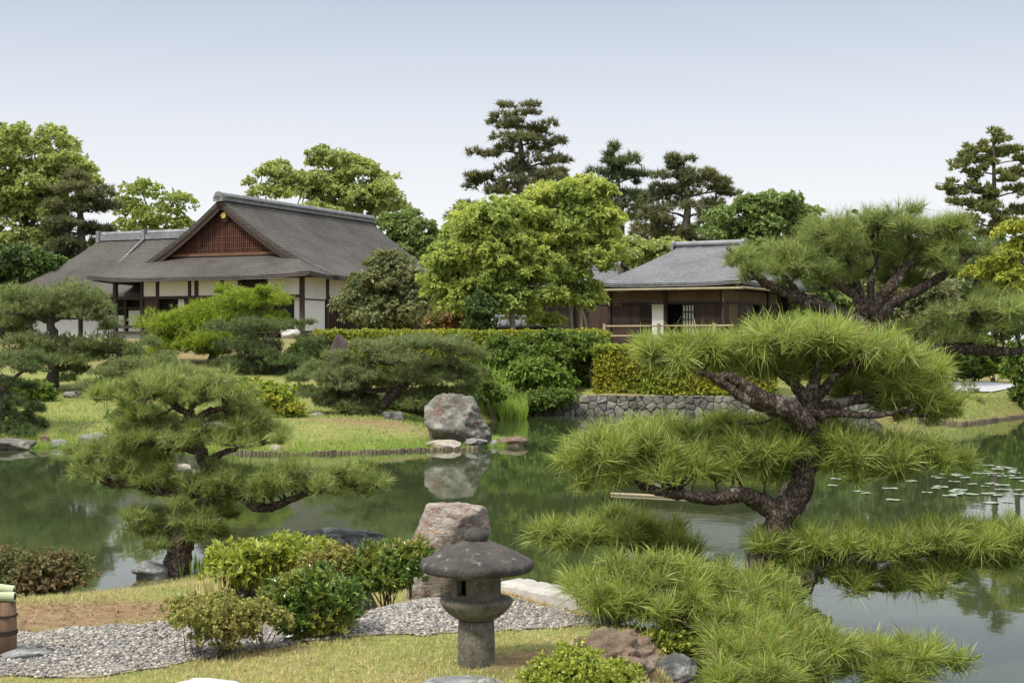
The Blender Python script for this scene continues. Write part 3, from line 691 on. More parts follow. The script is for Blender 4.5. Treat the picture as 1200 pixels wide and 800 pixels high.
# skirt roof under the gable with its two hips
rows = np.linspace(0, VB, 9); Xr, Yr, Zr = [], [], []
for v in rows:
    zf = EV + 1.12 * (v / VB) ** 1.08
    ws = np.linspace(0, HALF, 400); a = float(ws[np.argmin(np.abs(side_z(ws) - zf))]) if v > 0 else 0.0
    l = np.linspace(0, a, 7); xs = np.concatenate((-W_ + l, np.linspace(-W_ + a, -a, 10)[1:-1], -l[::-1]))
    zz = np.concatenate((side_z(l), np.full(8, zf), side_z(l[::-1])))
    Xr.append(xs); Yr.append(np.full(len(xs), v)); Zr.append(zz)
Xr, Yr, Zr = map(np.array, (Xr, Yr, Zr))
MB().solid(Xr, Yr, Zr + lift(Xr, Yr) - .035, .2).build('skirt_roof', M['roof_brown'], house)
us = np.concatenate((np.linspace(-W_, -HALF, 26), np.linspace(-HALF, 0, 26)[1:]))
vs = np.linspace(VG, L_, 12)
Um, Vm = np.meshgrid(us, vs); Zm = side_z(HALF - np.abs(Um + HALF)) + lift(Um, Vm)
# far verge is drawn in towards the ridge end
Vm = np.where(Vm > L_ - 1.6, Vm - .9 * (np.abs(Um + HALF) / HALF) * (Vm - L_ + 1.6) / 1.6, Vm)
roof = MB().solid(Um, Vm, Zm, .24).build('roof', M['roof_brown'], house)
rc = MB(); rc.box(-HALF - .27, -HALF + .27, VG - .05, L_ + .05, RG - .12, RG + .1)
rc.tube([(-HALF, VG - .1, RG + .16), (-HALF, L_ + .1, RG + .16)], .15, 10)
for k in range(2): rc.tube([(-HALF + (.31 if k else -.31), VG, RG + .1), (-HALF + (.31 if k else -.31), L_, RG + .1)], .05, 6)
rcap = rc.build('ridge_cap', M['tile'], house)
for v in (VG - .1, L_ + .1):
    e = MB(); e.box(-HALF - .28, -HALF + .28, v - .08, v + .08, RG - .15, RG + .1); e.tube([(-HALF, v - .08, RG + .1), (-HALF, v + .08, RG + .1)], .22, 14); e.build('ridge_end_tile', M['tile'], rcap)
# gable
ga = HALF - .35
gz0 = EV + 1.12 - .05
ws = np.linspace(-3.9, 3.9, 33); zt = side_z(HALF - np.abs(ws)) - .26
gm = MB(); zb = np.full_like(ws, gz0); keep = zt > gz0
gm.grid(np.stack((ws - HALF, ws - HALF)), np.full((2, 33), VB), np.stack((zb, np.maximum(zt, zb))))
gm.build('gable_wall', M['wood_gable'], house)
lat = MB()
for x in np.arange(-3.5, 3.51, .115):
    z1 = float(side_z(HALF - abs(x))) - .3
    if z1 > gz0 + .25: lat.box(x - HALF - .035, x - HALF + .035, VB - .07, VB - .012, gz0 + .18, z1)
for z in np.arange(gz0 + .35, 6.2, .3):
    hw = max(0.0, float(np.interp(z, zt[:17], ws[:17] * -1)))
    if hw > .2: lat.box(-HALF - hw + .1, -HALF + hw - .1, VB - .085, VB - .071, z - .02, z + .02)
lat.build('gable_lattice', M['wood_gable'], house)
part('gable_sill', 'wood_edge', house, -HALF - 3.75, -HALF + 3.75, VB - .16, VB - .09, gz0 + .02, gz0 + .16)
for sgn in (-1, 1):
    q = np.linspace(0, 3.95, 14); xs = -HALF + sgn * q; z1 = side_z(HALF - q) - .245
    b = MB(); b.grid(np.stack((xs, xs)), np.stack((np.full(14, VG + .06),) * 2), np.stack((z1 - .26, z1)))
    b.grid(np.stack((xs, xs)), np.stack((np.full(14, VG + .06), np.full(14, VG + .16))), np.stack((z1 - .26, z1 - .26)))
    b.build('barge_board', M['wood_dark'], house)
    b = MB(); b.grid(np.stack((xs, xs)), np.stack((np.full(14, VG + .03),) * 2), np.stack((z1 - .06, z1 + .03)))
    b.build('verge_edge', M['wood_edge'], house)
cz_ = 6.0
cr = MB(); cr.tube([(-HALF, VB - .2, cz_), (-HALF, VB - .1, cz_)], .3, 6); crest = cr.build('gable_pendant', M['wood_dark'], house)
cg = MB(); cg.tube([(-HALF, VB - .25, cz_ + .04), (-HALF, VB - .21, cz_ + .04)], .13, 12)
for k in range(6): a = k * math.pi / 3; cg.tube([(-HALF + .1 * math.cos(a), VB - .27, cz_ + .04 + .1 * math.sin(a)), (-HALF + .1 * math.cos(a), VB - .25, cz_ + .04 + .1 * math.sin(a))], .055, 8)
cg.build('crest', M['gold'], crest)
# walls, front at v = 1
fv = 1.0
for zx in (100, 190, 242, 350, 373, 458, 517, 605, 725):
    u = fz(zx); hw = .1 if zx in (100, 725, 373) else .075
    part('pillar', 'wood_dark', house, u - hw, u + hw, fv - .06, fv + .1, -.3, 2.93)
def front(name, z0x, z1x, z0, z1, mat, v=fv, th=.06, label=None): return part(name, mat, house, fz(z0x), fz(z1x), v, v + th, z0, z1, label)
for a, b in ((196, 236), (248, 344), (355, 368), (379, 452), (464, 512)): front('wall_panel', a, b, 2.1, 2.92, 'plaster_eave_shade', .99)
front('wall_panel', 611, 717, 1.98, 2.92, 'plaster', .98, label='bright white upper wall panel')
front('lintel', 104, 720, 1.96, 2.085, 'wood_dark', .95, .05)
front('eave_beam', 100, 725, 2.925, 2.99, 'wood_dark', .93, .1)
lw = MB()
for k in range(11): u = fz(521 + k * 8); lw.box(u - .022, u + .022, .97, 1.01, 2.1, 2.92)
for z in (2.37, 2.64): lw.box(fz(519), fz(603), .985, 1.02, z - .02, z + .02)
lw.build('lattice_window', M['wood_dark'], house)
front('board_door', 196, 234, .4, 1.95, 'wood_boards', 1.02)
front('paper_screen', 300, 320, .4, 1.95, 'paper', 1.25)
front('board_door', 322, 350, .4, 1.95, 'wood_boards', 1.2); front('board_door', 395, 430, .4, 1.95, 'wood_boards', 1.2)
front('wall_panel', 688, 720, .1, 1.95, 'plaster', 1.3, label='white wall panel in the recess beside the corner post')
front('paper_screen', 143, 187, .42, 2.2, 'plaster', 2.6, label='white sliding screen at the back of the open veranda')
front('veranda_rail', 90, 196, .55, .7, 'wood_dark', .95, .08)
front('veranda_floor', 90, 725, .28, .4, 'wood_dark', .9, 1.5)
front('foundation_wall', 100, 196, -.3, .27, 'plaster', 1.15)
part('interior_shade', 'void_shade', house, -10.3, -1.2, 1.45, 9, -.2, 2.9)  # near-black boxes paint the dark of the unlit rooms
part('interior_shade', 'void_shade', house, -11.7, -10.32, 2.75, 9, -.2, 2.9)
# right flank at u = -1
def flank(name, z0x, z1x, z0, z1, mat, u=-1.0, th=.06, label=None):
    return part(name, mat, house, u - th, u, sv(100 + z0x * .35), sv(100 + z1x * .35), z0, z1, label)
for zx in (810, 905, 990):
    v = sv(100 + zx * .35); part('pillar', 'wood_dark', house, -1.1, -.94, v - .09, v + .09, -.3, 2.93)
flank('wall_panel', 733, 806, 1.9, 2.92, 'plaster', label='white upper wall panel right of the corner post')
flank('wall_panel', 733, 803, -.25, 1.84, 'plaster', -1.02, label='tall white lower wall panel right of the corner post')
flank('wall_rail', 733, 806, 1.842, 1.898, 'wood_dark', -.97)
flank('wall_panel', 816, 900, 2.08, 2.92, 'plaster', label='white upper wall panel above the dark lattice door')
flank('wall_panel', 911, 985, 2.08, 2.92, 'plaster')
flank('lintel', 812, 1000, 2.0, 2.075, 'wood_dark', -.95)
dl = MB()
for k in range(13):
    v = sv(100 + (816 + k * 7) * .35); dl.box(-1.05, -1.0, v - .04, v + .04, .1, 2.0)
dl.build('lattice_door', M['wood_boards'], house)
flank('board_wall', 990, 1180, -.2, 2.9, 'wood_dark')
ra = MB()
for k in range(40):
    u = -W_ + .25 + k * (W_ - .5) / 39; ra.box(u - .04, u + .04, .12, 1.1, 2.86, 2.95)
ra.build('rafter', M['wood_dark'], house)['kind'] = 'stuff'

# ------------------------------------------------------------------ wing at the back left
wing = empty('villa_wing', (-27.14, 77, 2.1), 'lower brown roofed wing joined to the back left of the villa, half behind pines', 'house', rz=-TH)
E2, R2 = 2.45, 5.7
def ringroof(x0, x1, y0, y1, r0, r1, ry, ez, rz, n=10, sag=.3, lift_=.1):
    X, Y, Z = [], [], []
    for t in np.linspace(0, 1, n):
        a = np.array([(x0, y0), (x1, y0), (x1, y1), (x0, y1)], float); b = np.array([(r0, ry), (r1, ry), (r1, ry + .01), (r0, ry + .01)], float)
        c = a * (1 - t) + b * t; ring = []
        for k in range(4):
            for s in np.linspace(0, 1, 8, endpoint=False): ring.append(c[k] * (1 - s) + c[(k + 1) % 4] * s)
        ring = np.array(ring); z = ez + (rz - ez) * (t - sag * t * (1 - t))
        s = np.tile(np.abs(np.linspace(0, 1, 8, endpoint=False) - .5) * 2, 4)
        X.append(ring[:, 0]); Y.append(ring[:, 1]); Z.append(z + lift_ * s ** 4 * (1 - t))
    return np.array(X), np.array(Y), np.array(Z)
def ring_mesh(X, Y, Z, th):
    b = MB(); b.grid(X, Y, Z, closed=True); b.grid(X[::-1], Y[::-1], Z[::-1] - th, closed=True)
    b.grid(np.stack((X[0], X[0])), np.stack((Y[0], Y[0])), np.stack((Z[0] - th, Z[0])), closed=True); return b
ring_mesh(*ringroof(0, 11.2, 0, 11, 2.05, 9.2, 5.5, E2, R2), .2).build('roof', M['roof_brown'], wing)
b = MB(); b.box(2.1, 8.6, 5.25, 5.75, R2 - .1, R2 + .18); b.tube([(2.0, 5.5, R2 + .25), (8.6, 5.5, R2 + .25)], .15, 10); b.build('ridge_cap', M['tile'], wing)
for u in (2.05, 5.2): e = MB(); e.box(u - .1, u + .1, 5.18, 5.82, R2 - .2, R2 + .45); e.build('ridge_end_tile', M['tile'], wing)
hp = MB(); hp.tube(smoothline([(4.2, .3, E2 + .12), (4.8, 2.8, 3.72), (5.3, 5.3, R2 + .02)], 5), .06, 6); hp.build('roof_seam', M['tile'], wing)
part('interior_shade', 'void_shade', wing, 1.2, 9.5, 1.4, 9, -.2, 2.15)  # near-black box in place of the wing's shaded inside
part('wall_panel', 'plaster', wing, 1.1, 4.2, 1.2, 1.3, -.2, 1.15); part('wall_panel', 'plaster', wing, 4.5, 7.2, 1.2, 1.3, -.2, 1.35)
part('wall_panel', 'plaster', wing, 7.5, 9.0, 1.2, 1.3, -.2, 1.6)
for u in (1.0, 4.35, 7.35, 9.2): part('pillar', 'wood_dark', wing, u - .08, u + .08, 1.1, 1.32, -.3, 2.12)
part('lintel', 'wood_dark', wing, 1.1, 9.1, 1.14, 1.3, 1.66, 1.78)

# ------------------------------------------------------------------ pavilion on the right
T3 = R(30); C3, S3 = math.cos(T3), math.sin(T3)
PX, PY, PZ = 7.88, 50.0, 1.5
pav = empty('pavilion', (PX, PY, PZ), 'small dark timber pavilion with grey hipped shingle roof and bamboo rail above the stone wall', 'house', rz=-T3)
def pu(zx, v=.75): t = (660 + zx * .23333 - CX) / F; return (t * (PY + C3 * v) - PX - S3 * v) / (C3 + S3 * t)
def pv(zx, u=-.75): t = (660 + zx * .23333 - CX) / F; return (PX + C3 * u - t * (PY - S3 * u)) / (C3 * t - S3)
ring_mesh(*ringroof(-5.62, 0, 0, 8, -4.0, -1.64, 4, 2.68, 4.22, 12, .22, .05), .13).build('roof', M['roof_grey'], pav)
rb = MB(); rb.box(-4.1, -1.5, 3.82, 4.18, 4.1, 4.25); rb.box(-4.2, -1.4, 3.76, 4.24, 4.25, 4.29); rb.tube([(-4.25, 4, 4.31), (-1.4, 4, 4.31)], .1, 10)
rcp = rb.build('ridge_cap', M['tile'], pav)
for u in (-4.22, -1.42): e = MB(); e.box(u - .06, u + .06, 3.74, 4.26, 4.08, 4.33); e.tube([(u - .07, 4, 4.3), (u + .07, 4, 4.3)], .15, 12); e.build('ridge_end_tile', M['tile'], rcp)
part('eave_beam', 'wood_dark', pav, -5.3, -.3, .28, .36, 2.4, 2.52)
g_ = MB(); g_.tube([(-5.7, -.06, 2.46), (.1, -.06, 2.44)], .045, 8); g_.build('bamboo_gutter', M['bamboo'], pav)
g_ = MB(); g_.tube([(.06, -.1, 2.46), (.06, 7.9, 2.44)], .045, 8); g_.build('bamboo_gutter', M['bamboo'], pav)
def pf(name, a, b, z0, z1, mat, v=.75, th=.06, label=None): return part(name, mat, pav, pu(a, v), pu(b, v), v, v + th, z0, z1, label)
for zx in (235, 515, 800): u = pu(zx); part('pillar', 'wood_dark', pav, u - .06, u + .06, .68, .84, -.2, 2.5)
for zx in (1025, 1080): v = pv(zx); part('pillar', 'wood_dark', pav, -.84, -.68, v - .06, v + .06, -.2, 2.5)
for a, b in ((243, 508), (522, 793)): pf('plaster_band', a, b, 2.02, 2.4, 'plaster_tan')
pf('lintel', 180, 800, 1.94, 2.015, 'wood_dark', .72)
pf('board_wall', 130, 228, .1, 1.93, 'wood_boards'); pf('board_wall', 243, 384, .1, 1.93, 'wood_boards')
def shoji(a, b, wall=None, mat='paper'):
    s = pf('paper_screen', a, b, .35, 1.93, mat, .8, .03)
    k = MB(); n = 4
    for i in range(n + 1): u = pu(a + (b - a) * i / n); k.box(u - .018, u + .018, .765, .798, .35, 1.93)
    for z in np.linspace(.37, 1.91, 7): k.box(pu(a) - .018, pu(b) + .018, .75, .764, z - .018, z + .018)
    k.build('lattice', M['wood_dark'], s)
shoji(388, 441, mat='wood_boards'); shoji(598, 655)
pf('board_wall', 658, 793, .1, 1.93, 'wood_boards'); pf('board_wall', 522, 592, .1, 1.93, 'void_shade', 1.9)  # second panel paints an open bay's darkness, no boards there
def ps(name, a, b, z0, z1, mat, u=-.75, label=None): return part(name, mat, pav, u - .06, u, pv(a), pv(b), z0, z1, label)
ps('plaster_band', 806, 1080, 2.02, 2.4, 'plaster_tan'); ps('lintel', 806, 1080, 1.94, 2.015, 'wood_dark', -.72)
ps('board_wall', 806, 830, .1, 1.93, 'wood_boards'); ps('paper_screen', 832, 880, .35, 1.93, 'plaster_tan', label='brown papered sliding screen'); ps('board_wall', 883, 948, .1, 1.93, 'wood_boards')
ps('board_wall', 950, 985, .1, 1.93, 'void_shade', -1.4); ps('board_wall', 988, 1078, .1, 1.93, 'wood_boards')  # first panel is a dark opening, its shade painted near-black
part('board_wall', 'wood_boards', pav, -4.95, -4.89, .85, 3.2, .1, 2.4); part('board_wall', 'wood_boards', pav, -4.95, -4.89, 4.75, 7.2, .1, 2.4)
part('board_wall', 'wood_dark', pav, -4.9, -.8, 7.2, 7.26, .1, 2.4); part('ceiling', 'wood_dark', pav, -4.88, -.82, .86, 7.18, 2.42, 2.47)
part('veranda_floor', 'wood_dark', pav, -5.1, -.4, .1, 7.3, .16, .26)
part('underfloor_shade', 'void_shade', pav, -4.9, -.8, 1.0, 7.2, -.3, .15)  # shade below the raised floor, painted as a near-black box
rl = MB()
for z in (1.15, .8): rl.tube([(pu(205, -.15), -.15, z), (-.2, -.15, z)], .03, 8)
rail = rl.build('bamboo_rail', M['wood_tan'], pav)
for zx in (208, 480, 760, 985): u = pu(zx, -.15); part('rail_post', 'wood_tan', rail, u - .045, u + .045, -.2, -.1, -.2, 1.24)

corr = empty('corridor_house', (-.2, 54, 1.6), 'low dark corridor building with small grey roof between the bright trees and the pavilion', 'house', rz=-R(6))
def gable(parent, x0, x1, y0, y1, ez, rz, mat, cap):
    ym = (y0 + y1) / 2; X = np.array([[x0] * 7, [x1] * 7], float).T; Y = np.array([np.linspace(y0, y1, 7)] * 2).T
    Z = ez + (rz - ez) * (1 - np.abs(Y - ym) / (ym - y0)); MB().solid(X.T, Y.T, Z.T, .12).build('roof', M[mat], parent)
    b = MB(); b.box(x0 - .05, x1 + .05, ym - .16, ym + .16, rz - .05, rz + .12); b.tube([(x0 - .1, ym, rz + .17), (x1 + .1, ym, rz + .17)], .1, 8); b.build('ridge_cap', M[cap], parent)
gable(corr, -1.2, 4.1, 0, 2.6, 2.65, 3.25, 'roof_grey', 'tile')
part('board_wall', 'wood_dark', corr, -.9, 3.9, .5, 2.2, -.3, 2.58); part('plaster_band', 'plaster_tan', corr, -.8, 3.85, .44, .495, 2.1, 2.5)
for u in (-.8, .8, 2.4, 3.8): part('pillar', 'wood_dark', corr, u - .06, u + .06, .36, .435, -.3, 2.55)
def tiled_wall(name, label, px, py0, d, wpx, top, rz=0):
    base = P(px, 400, d); base[2] = hz(base[0], base[1]) - .05
    r = empty(name, base, label, 'wall', rz=rz); h = CAMZ + (CY - top) / F * d - base[2]; wd_ = wpx * d / F / 2
    part('wall_body', 'plaster' if 'white' in label else 'wood_boards', r, -wd_, wd_, -.12, .12, -.1, h - .3)
    X = np.array([np.linspace(-wd_ - .1, wd_ + .1, 2)] * 5); Y = np.linspace(-.45, .45, 5)[:, None] * np.ones((1, 2)); Z = h - .12 - .24 * np.abs(Y) / .45
    MB().solid(X, Y, Z, .07).build('tile_roof', M['tile'], r)
    b = MB(); b.tube([(-wd_ - .12, 0, h - .07), (wd_ + .12, 0, h - .07)], .09, 8)
    for x in np.arange(-wd_, wd_ + .01, .24):
        for sg in (-1, 1): b.tube([(x, sg * .03, h - .1), (x, sg * .46, h - .335)], .035, 5)
    b.build('ridge_tile', M['tile'], r); return r
tiled_wall('garden_wall', 'low brown garden wall with grey tile cap seen under the bright trees', 606, 380, 50, 90, 369)
tiled_wall('garden_wall', 'white garden wall with tile cap glimpsed through the open pavilion', 768, 380, 66, 120, 346)

# ================================================================== stone retaining wall
rw = empty('retaining_wall', (5.6, 41.2, .3), 'low grey fieldstone retaining wall rising from the pond below the yellow-green hedge', 'stone wall')
line = np.array([(.55, 41.45), (.95, 41.5), (6.5, 40.9), (10.2, 40.3)])
b = MB(); bb = MB(); rng = np.random.default_rng(5); v, f = ICO3
acc = np.concatenate(([0], np.cumsum(np.linalg.norm(np.diff(line, axis=0), axis=1))))
def along(s): return np.array((np.interp(s, acc, line[:, 0]), np.interp(s, acc, line[:, 1])))
Ltot = acc[-1]; pts_ = []
for row in range(5):
    x = rng.uniform(-.3, 0)
    while x < Ltot + .3: pts_.append((x + rng.uniform(-.05, .05), -.12 + row * .2 + rng.uniform(-.06, .06))); x += rng.uniform(.16, .36)
pts_ = np.array(pts_)
for i, c in enumerate(pts_):
    poly = [(c[0] - .5, -.2), (c[0] + .5, -.2), (c[0] + .5, .57), (c[0] - .5, .57)]
    for j in np.argsort(((pts_ - c) ** 2).sum(1))[1:14]:
        m_ = (c + pts_[j]) / 2; n2 = c - pts_[j]; out = []
        for k in range(len(poly)):
            p0, p1 = np.array(poly[k]), np.array(poly[(k + 1) % len(poly)]); d0, d1 = (p0 - m_) @ n2, (p1 - m_) @ n2
            if d0 >= 0: out.append(tuple(p0))
            if d0 * d1 < 0: t = d0 / (d0 - d1); out.append(tuple(p0 + (p1 - p0) * t))
        poly = out
        if len(poly) < 3: break
    if len(poly) < 3: continue
    pl = np.array(poly); ce = pl.mean(0)
    # rounded corners, then three rings from the wall face to a slightly proud, uneven front
    fine = []
    for k in range(len(pl)):
        a_, b_, c_ = pl[k - 1], pl[k], pl[(k + 1) % len(pl)]; fine += [b_ * .72 + a_ * .28, b_ * .9 + (a_ + c_) * .05, b_ * .72 + c_ * .28]
    fine = np.array(fine); prd = rng.uniform(.03, .1); tilt = rng.normal(0, .12, 2); V = []
    for sc_, dep in ((.985, 0), (.95, prd * .7), (.8, prd), (.45, prd * 1.12)):
        q = ce + (fine - ce) * sc_; w3 = np.array([along(min(max(x_, 0), Ltot)) for x_ in q[:, 0]])
        dd = dep * (1 + (q - ce) @ tilt * 3 + rng.normal(0, .07, len(q)))
        V.append(np.column_stack((w3[:, 0], w3[:, 1] - dd, q[:, 1])))
    V = np.array(V); b.grid(V[..., 0], V[..., 1], V[..., 2], closed=True); n_ = V.shape[1]; b.faces_on_last([list(range(3 * n_, 4 * n_))], 4 * n_)
b.build('facing_stones', M['wall_stone'], rw, loc=(5.6, 41.2, .3))
for a, c in zip(line[:-1], line[1:]):
    bb.addk([(a[0], a[1] - .02, -.3), (c[0], c[1] - .02, -.3), (c[0], c[1] - .02, .56), (a[0], a[1] - .02, .56), (a[0], a[1] + .35, -.3), (c[0], c[1] + .35, -.3), (c[0], c[1] + .35, .54), (a[0], a[1] + .35, .54)],
            [(0, 1, 2, 3), (3, 2, 6, 7), (5, 4, 7, 6)])
bb.build('joint_fill', M['wall_joint'], rw, loc=(5.6, 41.2, .3))

# ================================================================== background trees
BG = 'trees standing behind the buildings'
tree('broadleaf_tree', 'tall light green broadleaf tree at the left edge with dark branching trunk', [(40, 168, 42, 20), (12, 188, 45, 28), (72, 195, 34, 20), (38, 218, 48, 26), (92, 200, 16, 13), (5, 238, 45, 32), (62, 246, 40, 22), (-25, 215, 40, 60), (25, 285, 50, 24), (100, 212, 10, 8)],
     [(38, 345, 9), (34, 300, 8), (30, 255, 5), (38, 215, 3)], 86, M['leaf_light'], 11, BG, 0.85, 0.30, 0.18, 6, 27)
far_pine('pine_tree', 'dark layered pine standing just left of the brown wing roof', [(95, 208, 18, 7), (85, 222, 25, 8), (110, 228, 25, 9), (75, 240, 28, 10), (115, 246, 24, 9), (90, 258, 35, 11), (65, 272, 25, 10), (110, 275, 30, 11), (85, 292, 35, 12), (120, 302, 20, 10), (60, 307, 25, 12)],
     [(95, 340, 6), (96, 300, 5), (94, 250, 3.5), (96, 212, 2)], 84, M['pine_far'], 12, BG)
tree('broadleaf_tree', 'thin yellowish green tree above the brown wing ridge', [(165, 226, 28, 12), (205, 238, 20, 14), (148, 245, 18, 16), (185, 256, 38, 16), (216, 262, 12, 12), (160, 268, 30, 12)], [(180, 345, 5), (178, 290, 4), (176, 250, 2.5)], 104, M['leaf_pale'], 13, BG, 0.77, 0.26, 0.16, 6, 17)
tree('broadleaf_tree', 'wide light green tree rising behind the long villa roof', [(325, 205, 26, 12), (302, 222, 18, 10), (392, 190, 34, 11), (420, 202, 30, 15), (375, 214, 40, 16), (440, 222, 33, 18), (410, 236, 45, 18), (345, 225, 30, 14), (458, 246, 18, 12), (385, 255, 60, 20)],
     [(395, 345, 7), (395, 290, 5.5), (398, 245, 4), (402, 215, 2.5)], 98, M['leaf_light'], 14, BG, 0.81, 0.29, 0.18, 6, 27)
tree('broadleaf_tree', 'round mid green tree at the right end of the villa roof', [(480, 275, 30, 24), (460, 265, 20, 14), (495, 292, 18, 25), (470, 295, 30, 25)], [(480, 345, 6), (480, 310, 5), (480, 285, 3)], 93, M['leaf_green'], 15, BG, 0.68, 0.26, 0.16, 6, 36)
far_pine('pine_tree', 'tallest dark pine with layered pads rising behind the bright green trees', [(605, 131, 28, 7), (590, 146, 24, 8), (627, 150, 24, 8), (610, 161, 38, 10), (575, 179, 28, 8), (642, 170, 22, 9), (600, 191, 38, 12), (650, 190, 18, 9), (558, 207, 22, 7), (622, 214, 44, 14), (575, 223, 30, 11), (655, 206, 14, 8), (598, 240, 44, 12), (545, 247, 24, 9), (640, 235, 30, 12)],
     [(612, 340, 7), (610, 280, 6), (608, 235, 5), (612, 190, 3.5), (606, 140, 1.8)], 95, M['pine_far'], 16, BG, per=170)
far_pine('pine_tree', 'narrow spiky dark pine right of the tallest pine', [(716, 176, 10, 8), (712, 190, 18, 7), (736, 190, 16, 8), (720, 206, 30, 8), (748, 208, 14, 7), (703, 214, 15, 7), (732, 224, 30, 8), (713, 238, 25, 9), (745, 240, 18, 8), (728, 254, 30, 9)],
     [(728, 345, 5), (728, 260, 4), (724, 215, 2.5), (718, 172, 1)], 104, M['pine_far_green'], 17, BG, nlen=.6, n=8)
far_pine('pine_tree', 'broad dark brownish pine behind the pavilion roof', [(800, 192, 20, 8), (790, 206, 28, 10), (826, 211, 26, 10), (775, 226, 27, 12), (815, 228, 40, 14), (848, 225, 20, 8), (780, 250, 30, 13), (820, 252, 40, 14), (765, 270, 25, 12), (797, 275, 32, 14), (840, 270, 25, 12)],
     [(800, 345, 7), (802, 290, 5.5), (806, 240, 4), (802, 198, 2)], 92, M['pine_far'], 18, BG, per=190)
tree('broadleaf_tree', 'spreading mid green tree right of the broad brownish pine', [(900, 240, 40, 10), (868, 252, 33, 13), (925, 256, 34, 15), (895, 268, 50, 17), (946, 264, 18, 13), (848, 272, 25, 12), (965, 286, 25, 14), (905, 295, 60, 20)], [(900, 350, 6), (900, 300, 5), (900, 265, 3)], 84, M['leaf_green'], 19, BG, 0.72, 0.26, 0.17, 6, 32)
far_pine('conifer_tree', 'tall thin see-through conifer at the right edge', [(1165, 161, 16, 7), (1145, 172, 15, 7), (1182, 178, 18, 8), (1126, 193, 15, 8), (1157, 192, 16, 8), (1190, 205, 16, 7), (1114, 216, 14, 7), (1140, 219, 17, 8), (1170, 224, 17, 8), (1150, 246, 20, 8), (1187, 246, 17, 8), (1125, 240, 16, 7), (1165, 268, 25, 8), (1195, 190, 14, 8), (1205, 225, 18, 9), (1165, 177, 16, 8), (1140, 205, 16, 8), (1175, 208, 16, 8), (1155, 235, 20, 9), (1125, 222, 12, 7), (1175, 255, 22, 9), (1135, 183, 12, 7), (1140, 260, 22, 9), (1190, 265, 18, 9)],
     [(1165, 350, 4), (1166, 270, 3.2), (1165, 215, 2.4), (1164, 162, 1.2)], 82, M['conifer_thin'], 20, BG, nlen=.3, nwid=.1, n=9, per=120, zr=1.0)
tree('broadleaf_tree', 'soft green tree tucked between the bright trees and the pavilion roof', [(722, 292, 38, 14), (758, 294, 34, 14), (740, 305, 50, 15), (690, 285, 35, 20), (790, 300, 35, 16)], [(740, 350, 4), (740, 318, 3)], 74, M['leaf_light'], 21, BG, 0.59, 0.22, 0.13, 6, 29)
tree('maple_tree', 'yellow-green maple at the right edge below the thin conifer', [(1165, 322, 34, 10), (1195, 302, 24, 12), (1190, 270, 20, 9), (1152, 304, 18, 7), (1190, 335, 28, 12), (1210, 285, 20, 14)], [(1195, 420, 3.5), (1192, 370, 3), (1190, 320, 2)], 42, M['leaf_yellow'], 22, None, .38, .15, .11, 5, 24, cat='maple')
tree('broadleaf_tree', 'mid green tree half hidden behind the black pine limb right of the pavilion', [(965, 318, 45, 22), (935, 350, 38, 28), (985, 365, 40, 28), (925, 385, 30, 20)], [(955, 410, 4), (955, 370, 3)], 58, M['leaf_green'], 23, None, .6, .24, .16, 5, 26)
tree('broadleaf_tree', 'wider and lower bright green tree, left of the pair before the corridor', [(566, 268, 48, 30), (540, 298, 36, 34), (600, 298, 44, 36), (560, 338, 48, 32), (620, 335, 40, 32), (526, 330, 26, 28), (588, 250, 36, 13), (600, 360, 30, 20), (545, 362, 30, 18)],
     [(600, 392, 4), (600, 360, 3.6), (592, 320, 3), (585, 280, 2)], 47, M['leaf_bright'], 24, 'bright green trees', .42, .17, .085, 7, 26, 'bark_pale', fill=.72, loose=.38)
tree('broadleaf_tree', 'taller bright green tree right of the pair, on slim pale stems by the pavilion', [(652, 236, 42, 22), (682, 225, 34, 17), (690, 260, 38, 30), (650, 275, 44, 32), (682, 308, 38, 32), (645, 318, 38, 32), (702, 290, 25, 28), (672, 352, 26, 16), (622, 255, 30, 18), (640, 375, 18, 9), (690, 345, 16, 12)],
     [(682, 392, 2.5), (678, 350, 2.5), (670, 310, 2.5), (665, 270, 1.8)], 48.5, M['leaf_bright'], 25, 'bright green trees', .42, .17, .085, 7, 26, 'bark_pale', fill=.72, loose=.38, stems=[[(672, 395, 2.2), (668, 365, 2), (660, 340, 1.6)], [(690, 395, 1.8), (684, 370, 1.6), (678, 340, 1.4)]])
shrub('ivy_stump', 'dark ivy covered trunk under the left bright green tree', [(562, 366, 17, 20), (562, 382, 14, 14)], 45.5, M['leaf_deep'], 26, cat='ivy', clump=.3, leaf=.12, wid=.1)
shrub('camellia_shrub', 'large dull olive round shrub in front of the villa right end', [(455, 332, 38, 26), (428, 356, 32, 24), (482, 356, 32, 28), (455, 368, 52, 24), (455, 312, 22, 12)], 58, M['leaf_dull'], 27, clump=.5, leaf=.17, wid=.11, nleaf=6, dens=26)
shrub('reddish_shrub', 'small reddish leaved shrub between the olive shrub and the ivy trunk', [(528, 374, 22, 14), (512, 380, 16, 10)], 50, M['leaf_reddish'], 28, clump=.3, leaf=.12, wid=.08)
